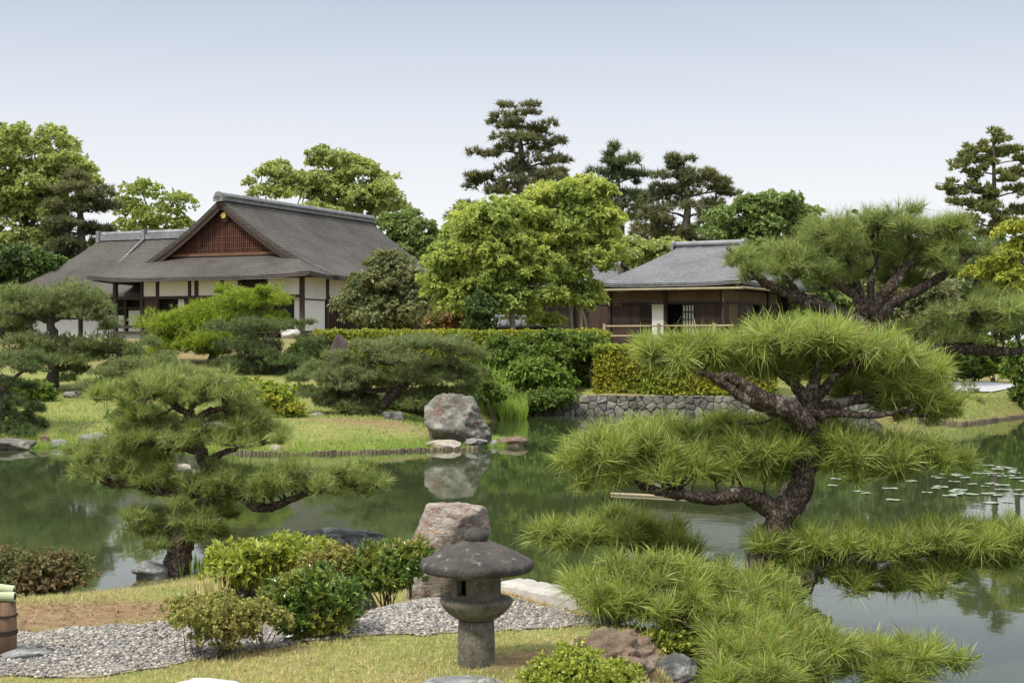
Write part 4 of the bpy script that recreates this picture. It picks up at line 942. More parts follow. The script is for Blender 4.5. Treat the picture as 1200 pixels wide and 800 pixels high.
# deep planting that closes the view between the trees
shrub('evergreen_shrub', 'dark evergreen thicket at the left edge below the tall light tree', [(0, 318, 45, 28), (45, 322, 40, 22), (-40, 320, 50, 40), (85, 330, 30, 14)], 80, M['leaf_deep'], 29, clump=.8, leaf=.35, wid=.24, dens=22)
shrub('evergreen_shrub', 'green thicket right of the pavilion under the spreading pine limb', [(940, 392, 40, 22), (985, 400, 45, 24), (905, 398, 25, 14)], 53, M['leaf_hedge_deep'], 30, clump=.5, leaf=.2, wid=.13)
shrub('autumn_shrub', 'brownish green wispy shrub behind the right pine', [(1080, 345, 44, 24), (1110, 375, 40, 25), (1060, 385, 40, 30), (1040, 350, 30, 24)], 47, M['leaf_dull'], 31, clump=.45, leaf=.17, wid=.09)
shrub('evergreen_shrub', 'low green shrub beside the far grey path on the right bank', [(1140, 428, 34, 18), (1165, 425, 24, 16), (1120, 415, 40, 30)], 50, M['leaf_hedge_deep'], 32, clump=.4, leaf=.16, wid=.1)
shrub('clipped_hedge', 'tall clipped green hedge at the right edge by the far path', [(1200, 432, 15, 36), (1204, 460, 14, 22)], 41, M['leaf_hedge_deep'], 33, clump=.3, leaf=.12, wid=.08, cat='hedge')
niwaki('clipped_pine', 'small clipped pine cushions on the right grass bank', P(1120, 480, 40), 40, [(1105, 440, 24, 12), (1125, 455, 24, 10), (1105, 470, 18, 8), (1142, 468, 14, 7)], [[(1118, 484, 3), (1115, 462, 2.6), (1108, 442, 1.5)]], M['pine_olive'], 12, 300, .14, .014, 34, kind='needle', twig=.02, bark='bark_far')
# wood that closes the horizon behind everything
rng = np.random.default_rng(77); fm = MB()
for k in range(150):
    px = rng.uniform(-350, 1550); d = rng.uniform(112, 150); py = 352 + rng.uniform(-22, 26) - (12 if px > 900 else 0); c = P(px, py, d); r = np.array((5, 4, 4.2)) * rng.uniform(.7, 1.3)
    pos, dr = blob_points(c, r, 420, rng, -.5, .6, .3, k, .5, .4); tufts(fm, pos, dr, 5, .8, .5, .4, 1.5, rng, 'leaf', .1)
tag(fm.build('far_wood', M['wood_far']), 'dense dark woodland closing the horizon behind the buildings', 'woodland', kind='stuff')

# ================================================================== middle ground
def hedge(name, label, pts, d0, thick, top, mat, seed, bottom=None, leaf=.1, wid=.07, n=9000, part_='foliage'):
    """clipped hedge along pixels pts; foliage fills a real box, denser at the skin"""
    rng = np.random.default_rng(seed)
    a = np.array([P(p[0], 400, p[1])[:2] for p in pts]); base = np.array((a[:, 0].mean(), a[:, 1].mean(), 0)); base[2] = hz(base[0], base[1])
    root = empty(name, base, label, 'hedge')
    ac = np.concatenate(([0], np.cumsum(np.linalg.norm(np.diff(a, axis=0), axis=1))))
    s = rng.uniform(0, ac[-1], n); x = np.interp(s, ac, a[:, 0]); y = np.interp(s, ac, a[:, 1])
    off = rng.uniform(-thick, thick, n); zt = CAMZ + (CY - top) / F * (y)
    zb = height(x, y) - .05 if bottom is None else CAMZ + (CY - bottom) / F * y
    hh = rng.uniform(0, 1, n); face = rng.uniform(0, 1, n)
    off = np.where(face < .5, -thick * rng.uniform(.8, 1.05, n), off); hh = np.where(face >= .5, rng.uniform(.86, 1.02, n), hh)
    pos = np.stack((x, y + off, zb + (zt - zb) * hh), 1); pos += rng.normal(0, .035, pos.shape); pos[:, 2] += .05 * vnoise(pos, .9, seed); pos[:, 1] += .12 * vnoise(pos, 1.2, seed + 1)
    dr = np.where((face < .5)[:, None], np.array((0, -.9, .45)), np.array((0, -.15, 1))) + rng.normal(0, .4, pos.shape)
    fm = MB(); tufts(fm, pos, dr, 5, leaf, wid, .4, 1.5, rng, 'leaf', .15)
    fm.build(part_, M[mat], root, loc=base)
    sm = MB()
    for k in range(int(ac[-1] / .35)):
        p = np.array((np.interp(k * .35, ac, a[:, 0]), np.interp(k * .35, ac, a[:, 1]), 0)); p[2] = hz(p[0], p[1]) - .05
        for q in range(4): sm.tube([p, p + (rng.normal(0, .15), rng.normal(0, .15), .5), p + (rng.normal(0, .3), rng.normal(0, .3), 1.0)], (.03, .02, .01), 5)
    sm.build('stem', M['twig'], root, loc=base); return root
hedge('clipped_hedge', 'long clipped hedge with yellow-green flat top in front of the villa and corridor', [(368, 45.5), (480, 45), (600, 44.5), (712, 44)], 45, .45, 390, 'leaf_hedge', 40, n=11000)
hedge('clipped_hedge', 'yellow-green hedge on the bank above the stone wall', [(695, 42.4), (760, 42.2), (830, 41.9), (905, 41.6)], 42, .5, 409, 'leaf_hedge', 41, bottom=462, n=10500)
shrub('broadleaf_shrub', 'big dark green bush below the hedge above the reeds', [(600, 420, 42, 26), (650, 415, 44, 22), (690, 412, 22, 20), (575, 440, 24, 26), (690, 440, 16, 20)], 43, M['leaf_hedge_deep'], 42, clump=.35, leaf=.13, wid=.085, nleaf=6, dens=22)
shrub('broadleaf_shrub', 'lighter green rounded bush at the left end of the stone wall', [(628, 440, 38, 20), (610, 452, 30, 14), (650, 455, 26, 14)], 42.1, M['leaf_bush'], 43, clump=.32, leaf=.13, wid=.085, nleaf=6, dens=22)

# reeds on the shore
def reeds(name, label, spots, hgt, seed, mat, cat, width=.02, n=9):
    rng = np.random.default_rng(seed); pts = np.array(spots); base = np.append(pts.mean(0), 0.0)
    b = MB(); z = np.maximum(height(pts[:, 0], pts[:, 1]), -.1)
    tufts(b, np.column_stack((pts, z)), np.tile((0, 0, 1.0), (len(pts), 1)) + rng.normal(0, .06, (len(pts), 3)), n, hgt, width, .02, .3, rng, 'long', .08)
    return tag(b.build(name, M[mat], loc=base), label, cat)
rng = np.random.default_rng(3)
reeds('iris_clump', 'upright green iris blades at the water edge beside the big boulder', np.stack((rng.uniform(-.95, .4, 120), rng.uniform(38.4, 40.6, 120)), 1) * 1.0, .74, 50, 'reed', 'reeds', .035, 9)

# trained pines of the middle ground
NG = 'trained garden pines across the pond'
niwaki('trained_pine', 'layered olive pine on the left lawn with two wide tiers', P(62, 455, 40), 40,
    [(65, 345, 40, 14), (30, 358, 36, 16), (98, 358, 34, 17), (60, 365, 50, 16), (10, 378, 25, 12), (115, 375, 20, 14), (20, 400, 36, 12), (70, 402, 50, 13), (112, 405, 34, 14), (50, 420, 50, 12), (100, 425, 28, 10), (150, 408, 22, 12), (85, 438, 20, 9)],
    [[(60, 462, 8), (62, 435, 7), (66, 410, 6), (60, 380, 5), (62, 355, 3)], [(62, 400, 4), (30, 400, 3), (5, 402, 2)], [(66, 410, 4), (110, 412, 3), (150, 414, 2)], [(60, 378, 3), (35, 368, 2.5), (15, 368, 1.5)], [(60, 378, 3), (85, 365, 2.5), (112, 362, 1.5)]],
    M['pine_olive'], 14, 630, .17, .017, 60, NG, 'needle', .05, [list(range(6)), list(range(6, 13))], 'bark_far', grow=(1.25, 1.55), subr=.46)
niwaki('trained_pine', 'bright yellow-green cushion pine in front of the villa wall', P(250, 425, 48), 48,
    [(285, 358, 50, 18), (310, 352, 28, 14), (245, 372, 45, 20), (205, 385, 42, 20), (260, 395, 60, 22), (310, 378, 28, 16), (190, 402, 28, 12), (235, 408, 50, 12), (275, 345, 25, 9)],
    [[(250, 430, 6), (250, 405, 5), (265, 380, 3)], [(250, 405, 4), (210, 395, 2)]], M['pine_bright'], 14, 780, .2, .02, 61, NG, 'needle', .03, None, 'bark_far', grow=(1.12, 1.4), subr=.5)
niwaki('trained_pine', 'deep green pine with level shelves right of the bright cushion pine', P(320, 448, 45), 45,
    [(298, 384, 38, 11), (275, 400, 30, 13), (306, 404, 24, 10), (370, 402, 24, 10), (378, 414, 26, 11), (300, 424, 46, 13), (350, 428, 44, 12), (388, 430, 22, 12), (325, 446, 52, 11), (275, 432, 26, 12), (340, 379, 18, 5)],
    [[(322, 452, 6), (322, 425, 5), (318, 395, 3)], [(322, 425, 4), (290, 412, 2)], [(322, 430, 4), (365, 420, 2)]], M['pine_dark'], 14, 720, .18, .018, 62, NG, 'needle', .05, None, 'bark_far', grow=(1.2, 1.5), subr=.5)
niwaki('trained_pine', 'wide grey-green spreading pine behind the big boulder', P(440, 492, 33), 33,
    [(480, 405, 55, 12), (440, 412, 40, 12), (520, 412, 35, 14), (470, 422, 55, 13), (400, 430, 34, 14), (535, 432, 28, 15), (380, 445, 36, 17), (430, 448, 45, 15), (490, 445, 42, 16), (530, 452, 36, 18), (370, 465, 32, 14), (420, 472, 35, 12), (475, 470, 38, 14), (520, 475, 30, 16), (400, 455, 40, 14), (555, 440, 14, 14)],
    [[(442, 500, 7), (446, 478, 6), (470, 455, 5), (490, 430, 4), (478, 412, 2.5)], [(470, 455, 4), (430, 458, 3), (400, 462, 2)], [(488, 432, 4), (465, 427, 3), (435, 424, 2)], [(488, 435, 4), (520, 425, 2.5), (540, 430, 2)], [(415, 478, 3), (400, 480, 2.5), (390, 472, 2)]],
    M['pine_olive'], 14, 800, .15, .013, 63, NG, 'needle', .06, None, 'bark', grow=(1.12, 1.3), subr=.44)
niwaki('trained_pine', 'dark pine mound at the left edge above the pond stones', P(5, 515, 30), 30,
    [(5, 428, 45, 16), (30, 418, 30, 12), (0, 450, 40, 14), (10, 475, 36, 20), (25, 490, 25, 18), (0, 505, 42, 16), (38, 500, 14, 14)],
    [[(0, 520, 5), (2, 480, 4), (5, 440, 3)], [(2, 460, 3), (30, 430, 2)]], M['pine_dark'], 14, 630, .14, .013, 64, NG, 'needle', .06, None, 'bark_far')
shrub('azalea_shrub', 'yellow-green azalea mound between the pines with reddish base', [(310, 474, 34, 22), (284, 468, 24, 15), (328, 484, 22, 16), (300, 490, 28, 11)], 31.5, M['leaf_azalea'], 70, clump=.25, leaf=.09, wid=.06, dens=20)
shrub('azalea_shrub', 'small green azalea under the layered pine on the left lawn', [(38, 458, 22, 11), (15, 462, 22, 10), (55, 462, 12, 8)], 37, M['leaf_hedge_deep'], 71, clump=.25, leaf=.1, wid=.065)
shrub('azalea_shrub', 'low dark green shrub between lawn and front left pine', [(150, 492, 26, 12), (175, 500, 24, 10), (125, 455, 8, 10)], 32, M['leaf_hedge_deep'], 72, clump=.22, leaf=.08, wid=.05)
shrub('azalea_shrub', 'small pale green shrub right of the layered pine before the villa', [(150, 430, 30, 14), (185, 430, 22, 12)], 43, M['pine_olive'], 73, clump=.25, leaf=.11, wid=.035, nleaf=8)
shrub('azalea_shrub', 'green shrub beneath the deep green shelf pine', [(285, 455, 22, 10), (300, 462, 20, 8)], 40, M['leaf_hedge_deep'], 74, clump=.22, leaf=.09, wid=.06)

shrub('azalea_shrub', 'dark green cushion shrub just left of the wide grey-green pine', [(300, 458, 34, 8), (350, 464, 30, 9), (265, 456, 26, 8)], 39.5, M['leaf_hedge_deep'], 75, clump=.25, leaf=.09, wid=.06)
shrub('azalea_shrub', 'mid green rounded shrub behind the front left pine crown', [(205, 447, 38, 18), (170, 452, 26, 13)], 40, M['leaf_hedge_deep'], 76, clump=.26, leaf=.09, wid=.06)
shrub('azalea_shrub', 'dark low shrub filling the shade under the wide grey-green pine', [(480, 475, 50, 10), (410, 472, 36, 10), (530, 468, 30, 12)], 35.5, M['leaf_deep'], 77, clump=.22, leaf=.08, wid=.05)
shrub('azalea_shrub', 'green shrub between the wide pine and the reeds', [(560, 452, 22, 16), (578, 462, 18, 12)], 38.5, M['leaf_hedge_deep'], 78, clump=.24, leaf=.09, wid=.06)
shrub('azalea_shrub', 'low green shrub hiding the left foot of the stone wall', [(650, 468, 22, 12), (628, 472, 26, 12)], 41.15, M['leaf_hedge_deep'], 79, clump=.22, leaf=.09, wid=.06)
shrub('azalea_shrub', 'leafy shrub at the foot of the villa corner between cushion pine and hedge', [(385, 404, 26, 10), (360, 410, 24, 10), (410, 402, 20, 8)], 50, M['leaf_hedge_deep'], 80, clump=.28, leaf=.11, wid=.07)
shrub('azalea_shrub', 'dense green shrub mass on the right bank behind the nearest pine', [(1060, 448, 40, 26), (1025, 458, 40, 24), (985, 462, 36, 20), (1085, 462, 22, 16)], 43.5, M['leaf_hedge_deep'], 81, clump=.34, leaf=.13, wid=.085)
niwaki('trained_pine', 'pale olive low pine on the lawn behind the front left pine crown', P(160, 468, 38), 38,
    [(140, 432, 36, 13), (180, 428, 40, 14), (160, 446, 48, 13), (205, 442, 30, 12), (120, 446, 24, 11)], [[(160, 474, 5), (162, 455, 4), (165, 435, 2.5)], [(162, 455, 3), (135, 448, 2)], [(162, 452, 3), (195, 445, 2)]],
    M['pine_olive'], 14, 640, .15, .015, 65, NG, 'needle', .05, None, 'bark_far', subr=.46)
# ------------------------------------------------------------------ rocks
rock('boulder', 'large lichened boulder with reddish patches standing at the tip of the far bank', 537, 493, 80, 66, 29.2, M['rock_red_far'], 188, .9, 'boulder', 11, lean=-.1, sub=ICO5, rough=.16)
rock('flat_stone', 'flat pale stone at the waterline left of the big boulder foot', 519, 521, 44, 12, 28.4, M['rock_tan'], 82, .7)
rock('flat_stone', 'tan flat stone at the waterline right of the big boulder foot', 600, 517, 40, 13, 29.3, M['rock_brown'], 84, .6)
rock('stone', 'small dark stone wedged between the boulder and the flat stones', 558, 518, 30, 10, 28.6, M['rock_grey'], 85)
rock('ball_stone', 'small round white stone beside the tan flat stone', 578, 519, 9, 9, 29.1, M['rock_white'], 86, 1.0, cuts=1)
b = MB(); c = P(460, 497, 32); s = 32 / F; b.box(-11 * s, 11 * s, -.16, .16, -.2, 9 * s); o = bevel(b.build('stone_block', M['rock_dark'], loc=(0, 0, 0)), .03); o.location = (c[0], c[1], hz(c[0], c[1])); o.rotation_euler.z = .3
tag(o, 'square cut dark stone block on the bank under the wide pine', 'stone')
rock('stone', 'pale stone under the left side of the wide grey-green pine', 372, 487, 24, 11, 32.5, M['rock_tan'], 87)
rock('stone', 'grey stone beside the azalea mound under the shelf pine', 338, 459, 20, 11, 38, M['rock_grey'], 88)
rock('stone', 'grey stone on the far lawn behind the left pines', 284, 451, 22, 9, 40, M['rock_grey'], 89)
rock('stone', 'low brown-grey stone at the foot of the layered pine', 84, 462, 22, 8, 38, M['rock_grey'], 90)
rock('stone', 'small grey stone behind the lawn right of the layered pine trunk', 103, 451, 20, 9, 41, M['rock_grey'], 91)
rock('stone', 'dark grey shore stone on the left bank, broader of the pair', 112, 517, 46, 20, 28.9, M['rock_grey'], 92, .7)
rock('stone', 'lighter shore stone on the left bank, smaller of the pair', 70, 521, 26, 14, 28.9, M['rock_grey'], 93, .8)
rock('stone', 'reddish grey shore ledge under the dark pine mound', 12, 522, 60, 18, 28.3, M['rock_red_far'], 94, .6)
rock('stone', 'upright brown shore stone beside the dark pine mound', 52, 516, 12, 15, 29.3, M['rock_brown'], 95)
rock('stone', 'long pale stone glimpsed behind the forked pine trunk', 242, 500, 72, 12, 28.6, M['rock_tan'], 96, .5)
rock('stone', 'white shore stone left of the forked pine trunk', 212, 504, 18, 15, 28.4, M['rock_white'], 97)
rock('stone', 'pale stone at the shore below the long stone', 322, 526, 16, 10, 27.4, M['rock_tan'], 98)
rock('stone', 'pale pointed stone standing in the pond behind the front left pine', 215, 551, 24, 16, 23.3, M['rock_tan'], 99)
rock('stone', 'purple-brown pointed stone standing in front of the long hedge', 397, 408, 24, 34, 43.8, M['rock_purple'], 100, .6)
for i, (x, y, w_, h_, lb) in enumerate(((340, 391, 24, 11, 'broad white stone lying in the shelf pine before the villa corner'), (342, 405, 20, 5, 'flat white stone just below the broad white stone'), (334, 415, 10, 4, 'smallest white stone in the shelf pine foliage'), (145, 413, 46, 7, 'long white stone step glimpsed right of the layered pine'))):
    rock('white_stone', lb, x, y, w_, h_, (63, 57, 52, 56)[i], M['rock_white'], 101 + i, .6, cuts=7)
# ------------------------------------------------------------------ log edging on the far bank
eg = MB(); rng = np.random.default_rng(9)
seg = np.array([(-.7, 28.25), (-1.8, 27.88), (-2.7, 27.33), (-4.3, 26.83), (-5.6, 27.4)]); ac = np.concatenate(([0], np.cumsum(np.linalg.norm(np.diff(seg, axis=0), axis=1))))
for s in np.arange(0, ac[-1], .075):
    x, y = np.interp(s, ac, seg[:, 0]), np.interp(s, ac, seg[:, 1]); h = .055 + rng.uniform(-.02, .02)
    eg.tube([(x, y, -.3), (x + rng.normal(0, .008), y, h)], .038 * rng.uniform(.85, 1.1), 7)
tag(eg.build('log_edging', M['stake'], loc=(-3, 27.4, 0)), 'row of short wooden stakes edging the far grass bank', 'edging')
eg = MB(); seg = np.array([(10.75, 38.3), (11.3, 36.5), (14, 40.1), (18, 43)]); ac = np.concatenate(([0], np.cumsum(np.linalg.norm(np.diff(seg, axis=0), axis=1))))
for s in np.arange(0, ac[-1], .11):
    x, y = np.interp(s, ac, seg[:, 0]), np.interp(s, ac, seg[:, 1]); eg.tube([(x, y, -.3), (x, y, .07 + rng.uniform(-.02, .02))], .055, 7)
tag(eg.build('log_edging', M['stake'], loc=(13, 39, 0)), 'row of dark stakes edging the right grass bank', 'edging')
pp = MB(); fx = np.array([(12.6, 43.8), (14.5, 43.8), (16.5, 46.5), (16, 49), (14.2, 48.5), (13.2, 46)]); 
pp.addk(np.column_stack((fx, height(fx[:, 0], fx[:, 1]) + .04)), [(0, 1, 2, 3, 4, 5)]); tag(pp.build('far_path', M['gravel_far']), kind='structure')
# floating pole and lily pads
fp = MB(); a, b_ = P(716, 579, 19.9), P(845, 586, 19.2); a[2] = b_[2] = .012; fp.tube([a, (a + b_) / 2, b_], .022, 8); tag(fp.build('bamboo_pole', M['bamboo'], loc=a), 'bamboo pole floating on the pond left of the big pine', 'pole')
lp = MB(); an = np.linspace(.25, 2 * np.pi - .15, 18); rr = .085
lp.add([(0, 0, .004)] + [(rr * math.cos(t), rr * math.sin(t), .008 + .004 * math.sin(3 * t)) for t in an], [(0, i, i + 1) for i in range(1, 18)])
lily0 = lp.build('lily_pad', M['lily']); rng = np.random.default_rng(21)
n = 0
for k in range(400):
    if n >= 72: break
    px, py = (rng.uniform(1085, 1215), rng.uniform(545, 582)) if k % 5 else (rng.uniform(960, 1215), rng.uniform(555, 590))
    if vnoise(np.array((px * .05, py * .22, 0.)), 1.0, 4) < -.05: continue
    d = CAMZ * F / (py - CY); c = P(px, py, d)
    o = lily0 if n == 0 else lily0.copy()
    if n: COL.objects.link(o)
    o.location = (c[0], c[1], .002 + .0004 * (n % 9)); o.rotation_euler = (0, 0, rng.uniform(0, 6.28)); s = rng.uniform(.7, 1.35); o.scale = (s, s, 1)
    tag(o, 'pale green lily pad floating on the pond at the right', 'lily pad', 'lily pads on the pond'); n += 1

# ================================================================== foreground
# stone lantern
LD = 7.7; lc = P(558, 790, LD); ls = LD / F; lz = hz(lc[0], lc[1])
lan = empty('stone_lantern', (lc[0], lc[1], lz), 'weathered mushroom-roofed stone lantern on a round post in the lawn', 'stone lantern')
def lz_(py, r=0): return CAMZ - (py - CY) / F * LD - lz
def prof(p): return [(r * ls, lz_(y)) for r, y in p]
MB().lathe(prof([(21.3, 805), (21.6, 790), (21.4, 779), (21.0, 777.5), (21.6, 776), (21.9, 760), (21.3, 735), (20.6, 726)]), 48, .008).build('post', M['lantern_stone'], lan, smooth=True)
MB().lathe(prof([(18, 724.5), (22, 724), (26, 722.5), (33, 717.5), (39.5, 710.5), (42.5, 705.5), (43, 702.5), (41.5, 700.3), (37, 699.4), (20, 699)]), 56, .008).build('bowl', M['lantern_stone'], lan, smooth=True)
ch = MB(); SEG = 96; ro, ri = 28.8 * ls, 22 * ls; ys = [700.5, 698, 694, 690, 685, 680, 676, 672, 668, 662]
ang = np.arange(SEG) / SEG * 360 - 180       # 0 faces the photographer, negative to the left
def open_(a, y):
    return (-50 < a < -24 and 675 < y < 693) or ((a > 148 and a < 162) and 676 < y < 690 and abs(y - 683) < 12)
Vc = []
for y in ys:
    for a in ang:
        t = R(a); taper = 1 - .012 * (700 - y) / 30 * -1
        Vc.append((ro * taper * math.sin(t), -ro * taper * math.cos(t), lz_(y)))
for y in ys:
    for a in ang: t = R(a); Vc.append((ri * math.sin(t), -ri * math.cos(t), lz_(y)))
NI = len(ys) * SEG; Fc = []
op = np.zeros((len(ys) - 1, SEG), bool)
for i in range(len(ys) - 1):
    for j in range(SEG): op[i, j] = open_(ang[j] + 180 / SEG, (ys[i] + ys[i + 1]) / 2)
for i in range(len(ys) - 1):
    for j in range(SEG):
        k = (j + 1) % SEG; a, b_, c_, d_ = i * SEG + j, i * SEG + k, (i + 1) * SEG + k, (i + 1) * SEG + j
        if not op[i, j]:
            Fc += [(a, b_, c_, d_), (NI + d_, NI + c_, NI + b_, NI + a)]
        else:
            if i == 0 or not op[i - 1, j]: Fc.append((a, b_, NI + b_, NI + a))
            if i == len(ys) - 2 or not op[i + 1, j]: Fc.append((d_, c_, NI + c_, NI + d_))
            if not op[i, j - 1]: Fc.append((a, d_, NI + d_, NI + a))
            if not op[i, k]: Fc.append((b_, c_, NI + c_, NI + b_))
ch.addk(Vc, Fc); chm = ch.build('light_chamber', M['lantern_stone'], lan)
rf = MB(); rf.lathe(prof([(24, 661.5), (45, 664), (59, 667), (64.5, 667.5), (66.3, 665.5), (67.2, 661), (66.4, 658), (63, 656), (55, 651.5), (44, 645.6), (32, 640), (20, 635), (12, 632)]), 72, .014)
rf.build('mushroom_roof', M['lantern_roof'], lan, smooth=True)
MB().lathe(prof([(11, 634), (13.6, 632), (14.8, 628), (13.8, 623.5), (10, 620), (5, 618.5), (.5, 618)]), 32, .01).build('finial', M['lantern_roof'], lan, smooth=True)

# granite kerb
a0, a1 = P(586, 686, 10.1), P(694, 710, 9.42); kb = MB(); dv = nrm(a1 - a0); dv[2] = 0; nv = np.array((dv[1], -dv[0], 0)); nv = nv if nv[1] > 0 else -nv
n_ = 26; t = np.linspace(0, 1, n_); crossp = np.array([(-.02, -.35), (-.012, -.01), (0, .012), (.03, .02), (.19, .024), (.215, .01), (.225, -.02), (.23, -.6)])
ztop = .41; rng = np.random.default_rng(4)
Xk, Yk, Zk = [], [], []
for q in t:
    o = a0 * (1 - q) + a1 * q
    j = rng.normal(0, .004, (len(crossp), 2)); Xk.append(o[0] + nv[0] * (crossp[:, 0] + j[:, 0])); Yk.append(o[1] + nv[1] * (crossp[:, 0] + j[:, 0])); Zk.append(ztop + crossp[:, 1] + j[:, 1])
Xk, Yk, Zk = map(np.array, (Xk, Yk, Zk)); kb.grid(Xk, Yk, Zk); m_ = len(crossp); nv_ = n_ * m_
kb.faces_on_last([list(range(m_))], nv_); kb.faces_on_last([list(range(nv_ - m_, nv_))[::-1]], nv_)
o = kb.build('granite_kerb', M['granite'], loc=(a0[0], a0[1], .35)); tag(o, 'long pale granite kerb slab between gravel path and pond', 'kerb')

rock('boulder', 'pink-grey streaked boulder standing behind the lantern at the water edge', 527, 632, 96, 86, 11.2, M['rock_red'], 110, .6, 'boulder', 14, ICO5, .06, top=.72, lean=.05)
rock('boulder', 'dark pointed shore rock with pale edge behind the foreground bushes', 397, 634, 112, 34, 13.6, M['rock_dark'], 111, .6, 'boulder', 9, ICO5)
rock('stone', 'small grey stone at the foot of the front left pine', 176, 667, 44, 20, 12.9, M['rock_fine'], 112)
rock('stone', 'flat grey stone between the azalea row and the gravel', 283, 692, 46, 9, 10.5, M['rock_fine'], 113, .8)
rock('stone', 'small pale stone on the lawn right of the glossy bush', 424, 687, 22, 7, 10.4, M['rock_white'], 114)
rock('stone', 'grey stone beside the kerb end just right of the lantern', 582, 681, 16, 14, 10.3, M['rock_fine'], 115)
rock('stone', 'low grey stone in the lower left corner next to the gravel', 22, 770, 72, 24, 8.0, M['rock_fine'], 116, .8)
rock('boulder', 'rough brown rock with hollows right of the lantern', 718, 770, 112, 70, 7.7, M['rock_brown'], 117, .75, 'boulder', 7, ICO5, .34, lean=.05)
rock('boulder', 'dark grey wet rock beside the brown rock at the water edge', 788, 786, 60, 44, 8.1, M['rock_dark'], 118, .8, 'boulder', 10, ICO5)
rock('stone', 'pale stone in the lawn at the bottom edge left of the lantern', 240, 803, 90, 14, 7.25, M['rock_white'], 119, .6)
rock('stone', 'flat dark stepping stone in front of the lantern post', 540, 803, 108, 18, 7.3, M['rock_fine'], 120, .6)
rock('stone', 'reddish pebble-like stone on the gravel near the glossy bush', 424, 730, 13, 8, 8.9, M['rock_brown'], 121)

# bamboo tied post at the left edge
bp = P(6, 745, 8.0); bz = hz(bp[0], bp[1]); zt = CAMZ - (704 - CY) / F * 8.0 - bz; zb = -.1
root = empty('fence_post', (bp[0], bp[1], bz), 'brown bark-covered post bound with dark cord holding a bamboo pole at the left edge', 'fence post')
pq = MB(); rp = 13 * 8 / F; pq.tube([(0, 0, zb), (.002, 0, zt * .5), (0, 0, zt)], (rp * 1.03, rp, rp * .98), 18, .05); pq.build('post', M['post_brown'], root, smooth=True)
for py in (720, 738, 741):
    z = CAMZ - (py - CY) / F * 8 - bz; a = np.linspace(0, 2 * np.pi, 25); r_ = MB(); r_.tube(np.stack((np.cos(a) * (rp + .004), np.sin(a) * (rp + .004), np.full(25, z)), 1), .005, 6); r_.build('cord', M['rope'], root)
for k, (zz, x1, y1, dz) in enumerate(((zt + .03, .065, -.03, 0), (zt + .055, .04, .03, .035))):
    q = MB(); rad = .026; q.tube([(-1.2, y1, zz + .02 + dz * 4), (x1, y1, zz)], rad, 14); pr = q.build('bamboo_rail', M['bamboo_green'], root, smooth=False)
    e = MB(); e.tube([(x1 - .001, y1, zz), (x1 + .001, y1, zz)], rad * .7, 12); e.build('cut_end', M['void_shade'], pr)

# ------------------------------------------------------------------ foreground shrubs
FS = 'foreground shrubs'
shrub('azalea_shrub', 'sparse yellowish shrub with bare twisted stems on the lawn left of the glossy bush', [(262, 722, 58, 22), (225, 722, 34, 17), (305, 725, 34, 18), (265, 745, 40, 18)], 8.15, M['leaf_sparse'], 130, clump=.075, leaf=.027, wid=.014, nleaf=7, dens=17, core=False)
shrub('glossy_shrub', 'glossy dark green bush with reddish tips left of the lantern', [(365, 700, 46, 32), (395, 712, 24, 26), (340, 710, 26, 28), (365, 728, 44, 28)], 8.5, M['leaf_gloss'], 131, clump=.09, leaf=.05, wid=.019, nleaf=7, dens=12, th=(.25, 1.1), droop=.02)
shrub('azalea_shrub', 'broad yellow-green azalea before the dark shore rock', [(305, 655, 44, 18), (265, 660, 24, 16), (340, 650, 36, 16), (290, 670, 46, 14), (375, 645, 20, 10)], 10.4, M['leaf_fore'], 132, clump=.1, leaf=.05, wid=.024, nleaf=6, dens=12, th=(.3, 1.2), droop=.02)
shrub('azalea_shrub', 'pinkish green azalea in the middle of the bush row', [(392, 660, 30, 18), (375, 668, 24, 14), (415, 668, 20, 12)], 10.2, M['leaf_sparse'], 133, clump=.09, leaf=.042, wid=.02, nleaf=6, dens=12, th=(.3, 1.2))
shrub('pieris_shrub', 'leafy dark red-tipped bush beside the pink-grey boulder', [(455, 660, 34, 24), (430, 668, 24, 16), (480, 655, 20, 24), (450, 676, 44, 12)], 10.2, M['leaf_gloss'], 134, clump=.1, leaf=.055, wid=.018, nleaf=7, dens=11, th=(.2, 1.0), droop=.02)
shrub('azalea_shrub', 'low dark green mound behind the broad yellow-green azalea', [(330, 640, 36, 8), (300, 645, 26, 8)], 12.6, M['leaf_hedge_deep'], 135, clump=.1, leaf=.035, wid=.02)
shrub('azalea_shrub', 'rusty reddish green azalea at the left edge by the water', [(35, 668, 50, 22), (75, 668, 30, 17), (0, 668, 36, 24), (50, 680, 52, 14)], 10.6, M['leaf_rusty'], 136, clump=.11, leaf=.035, wid=.019, nleaf=6, dens=14)
shrub('box_shrub', 'small-leaved bright green bush at the bottom edge right of the lantern', [(680, 790, 62, 26), (645, 798, 36, 18), (720, 798, 32, 18)], 6.9, M['leaf_fore'], 137, clump=.065, leaf=.024, wid=.014, nleaf=6, dens=12, th=(.3, 1.2), droop=.02)
shrub('azalea_shrub', 'green leafy shrub under the lowest pine boughs by the wet rock', [(800, 756, 34, 20), (775, 748, 24, 14)], 8.7, M['leaf_fore'], 138, clump=.09, leaf=.035, wid=.02)

shrub('azalea_shrub', 'low green shrub at the root of the rear right pine', [(925, 662, 28, 13), (900, 668, 24, 12), (948, 664, 16, 9)], 12.2, M['leaf_hedge_deep'], 139, clump=.1, leaf=.04, wid=.022)
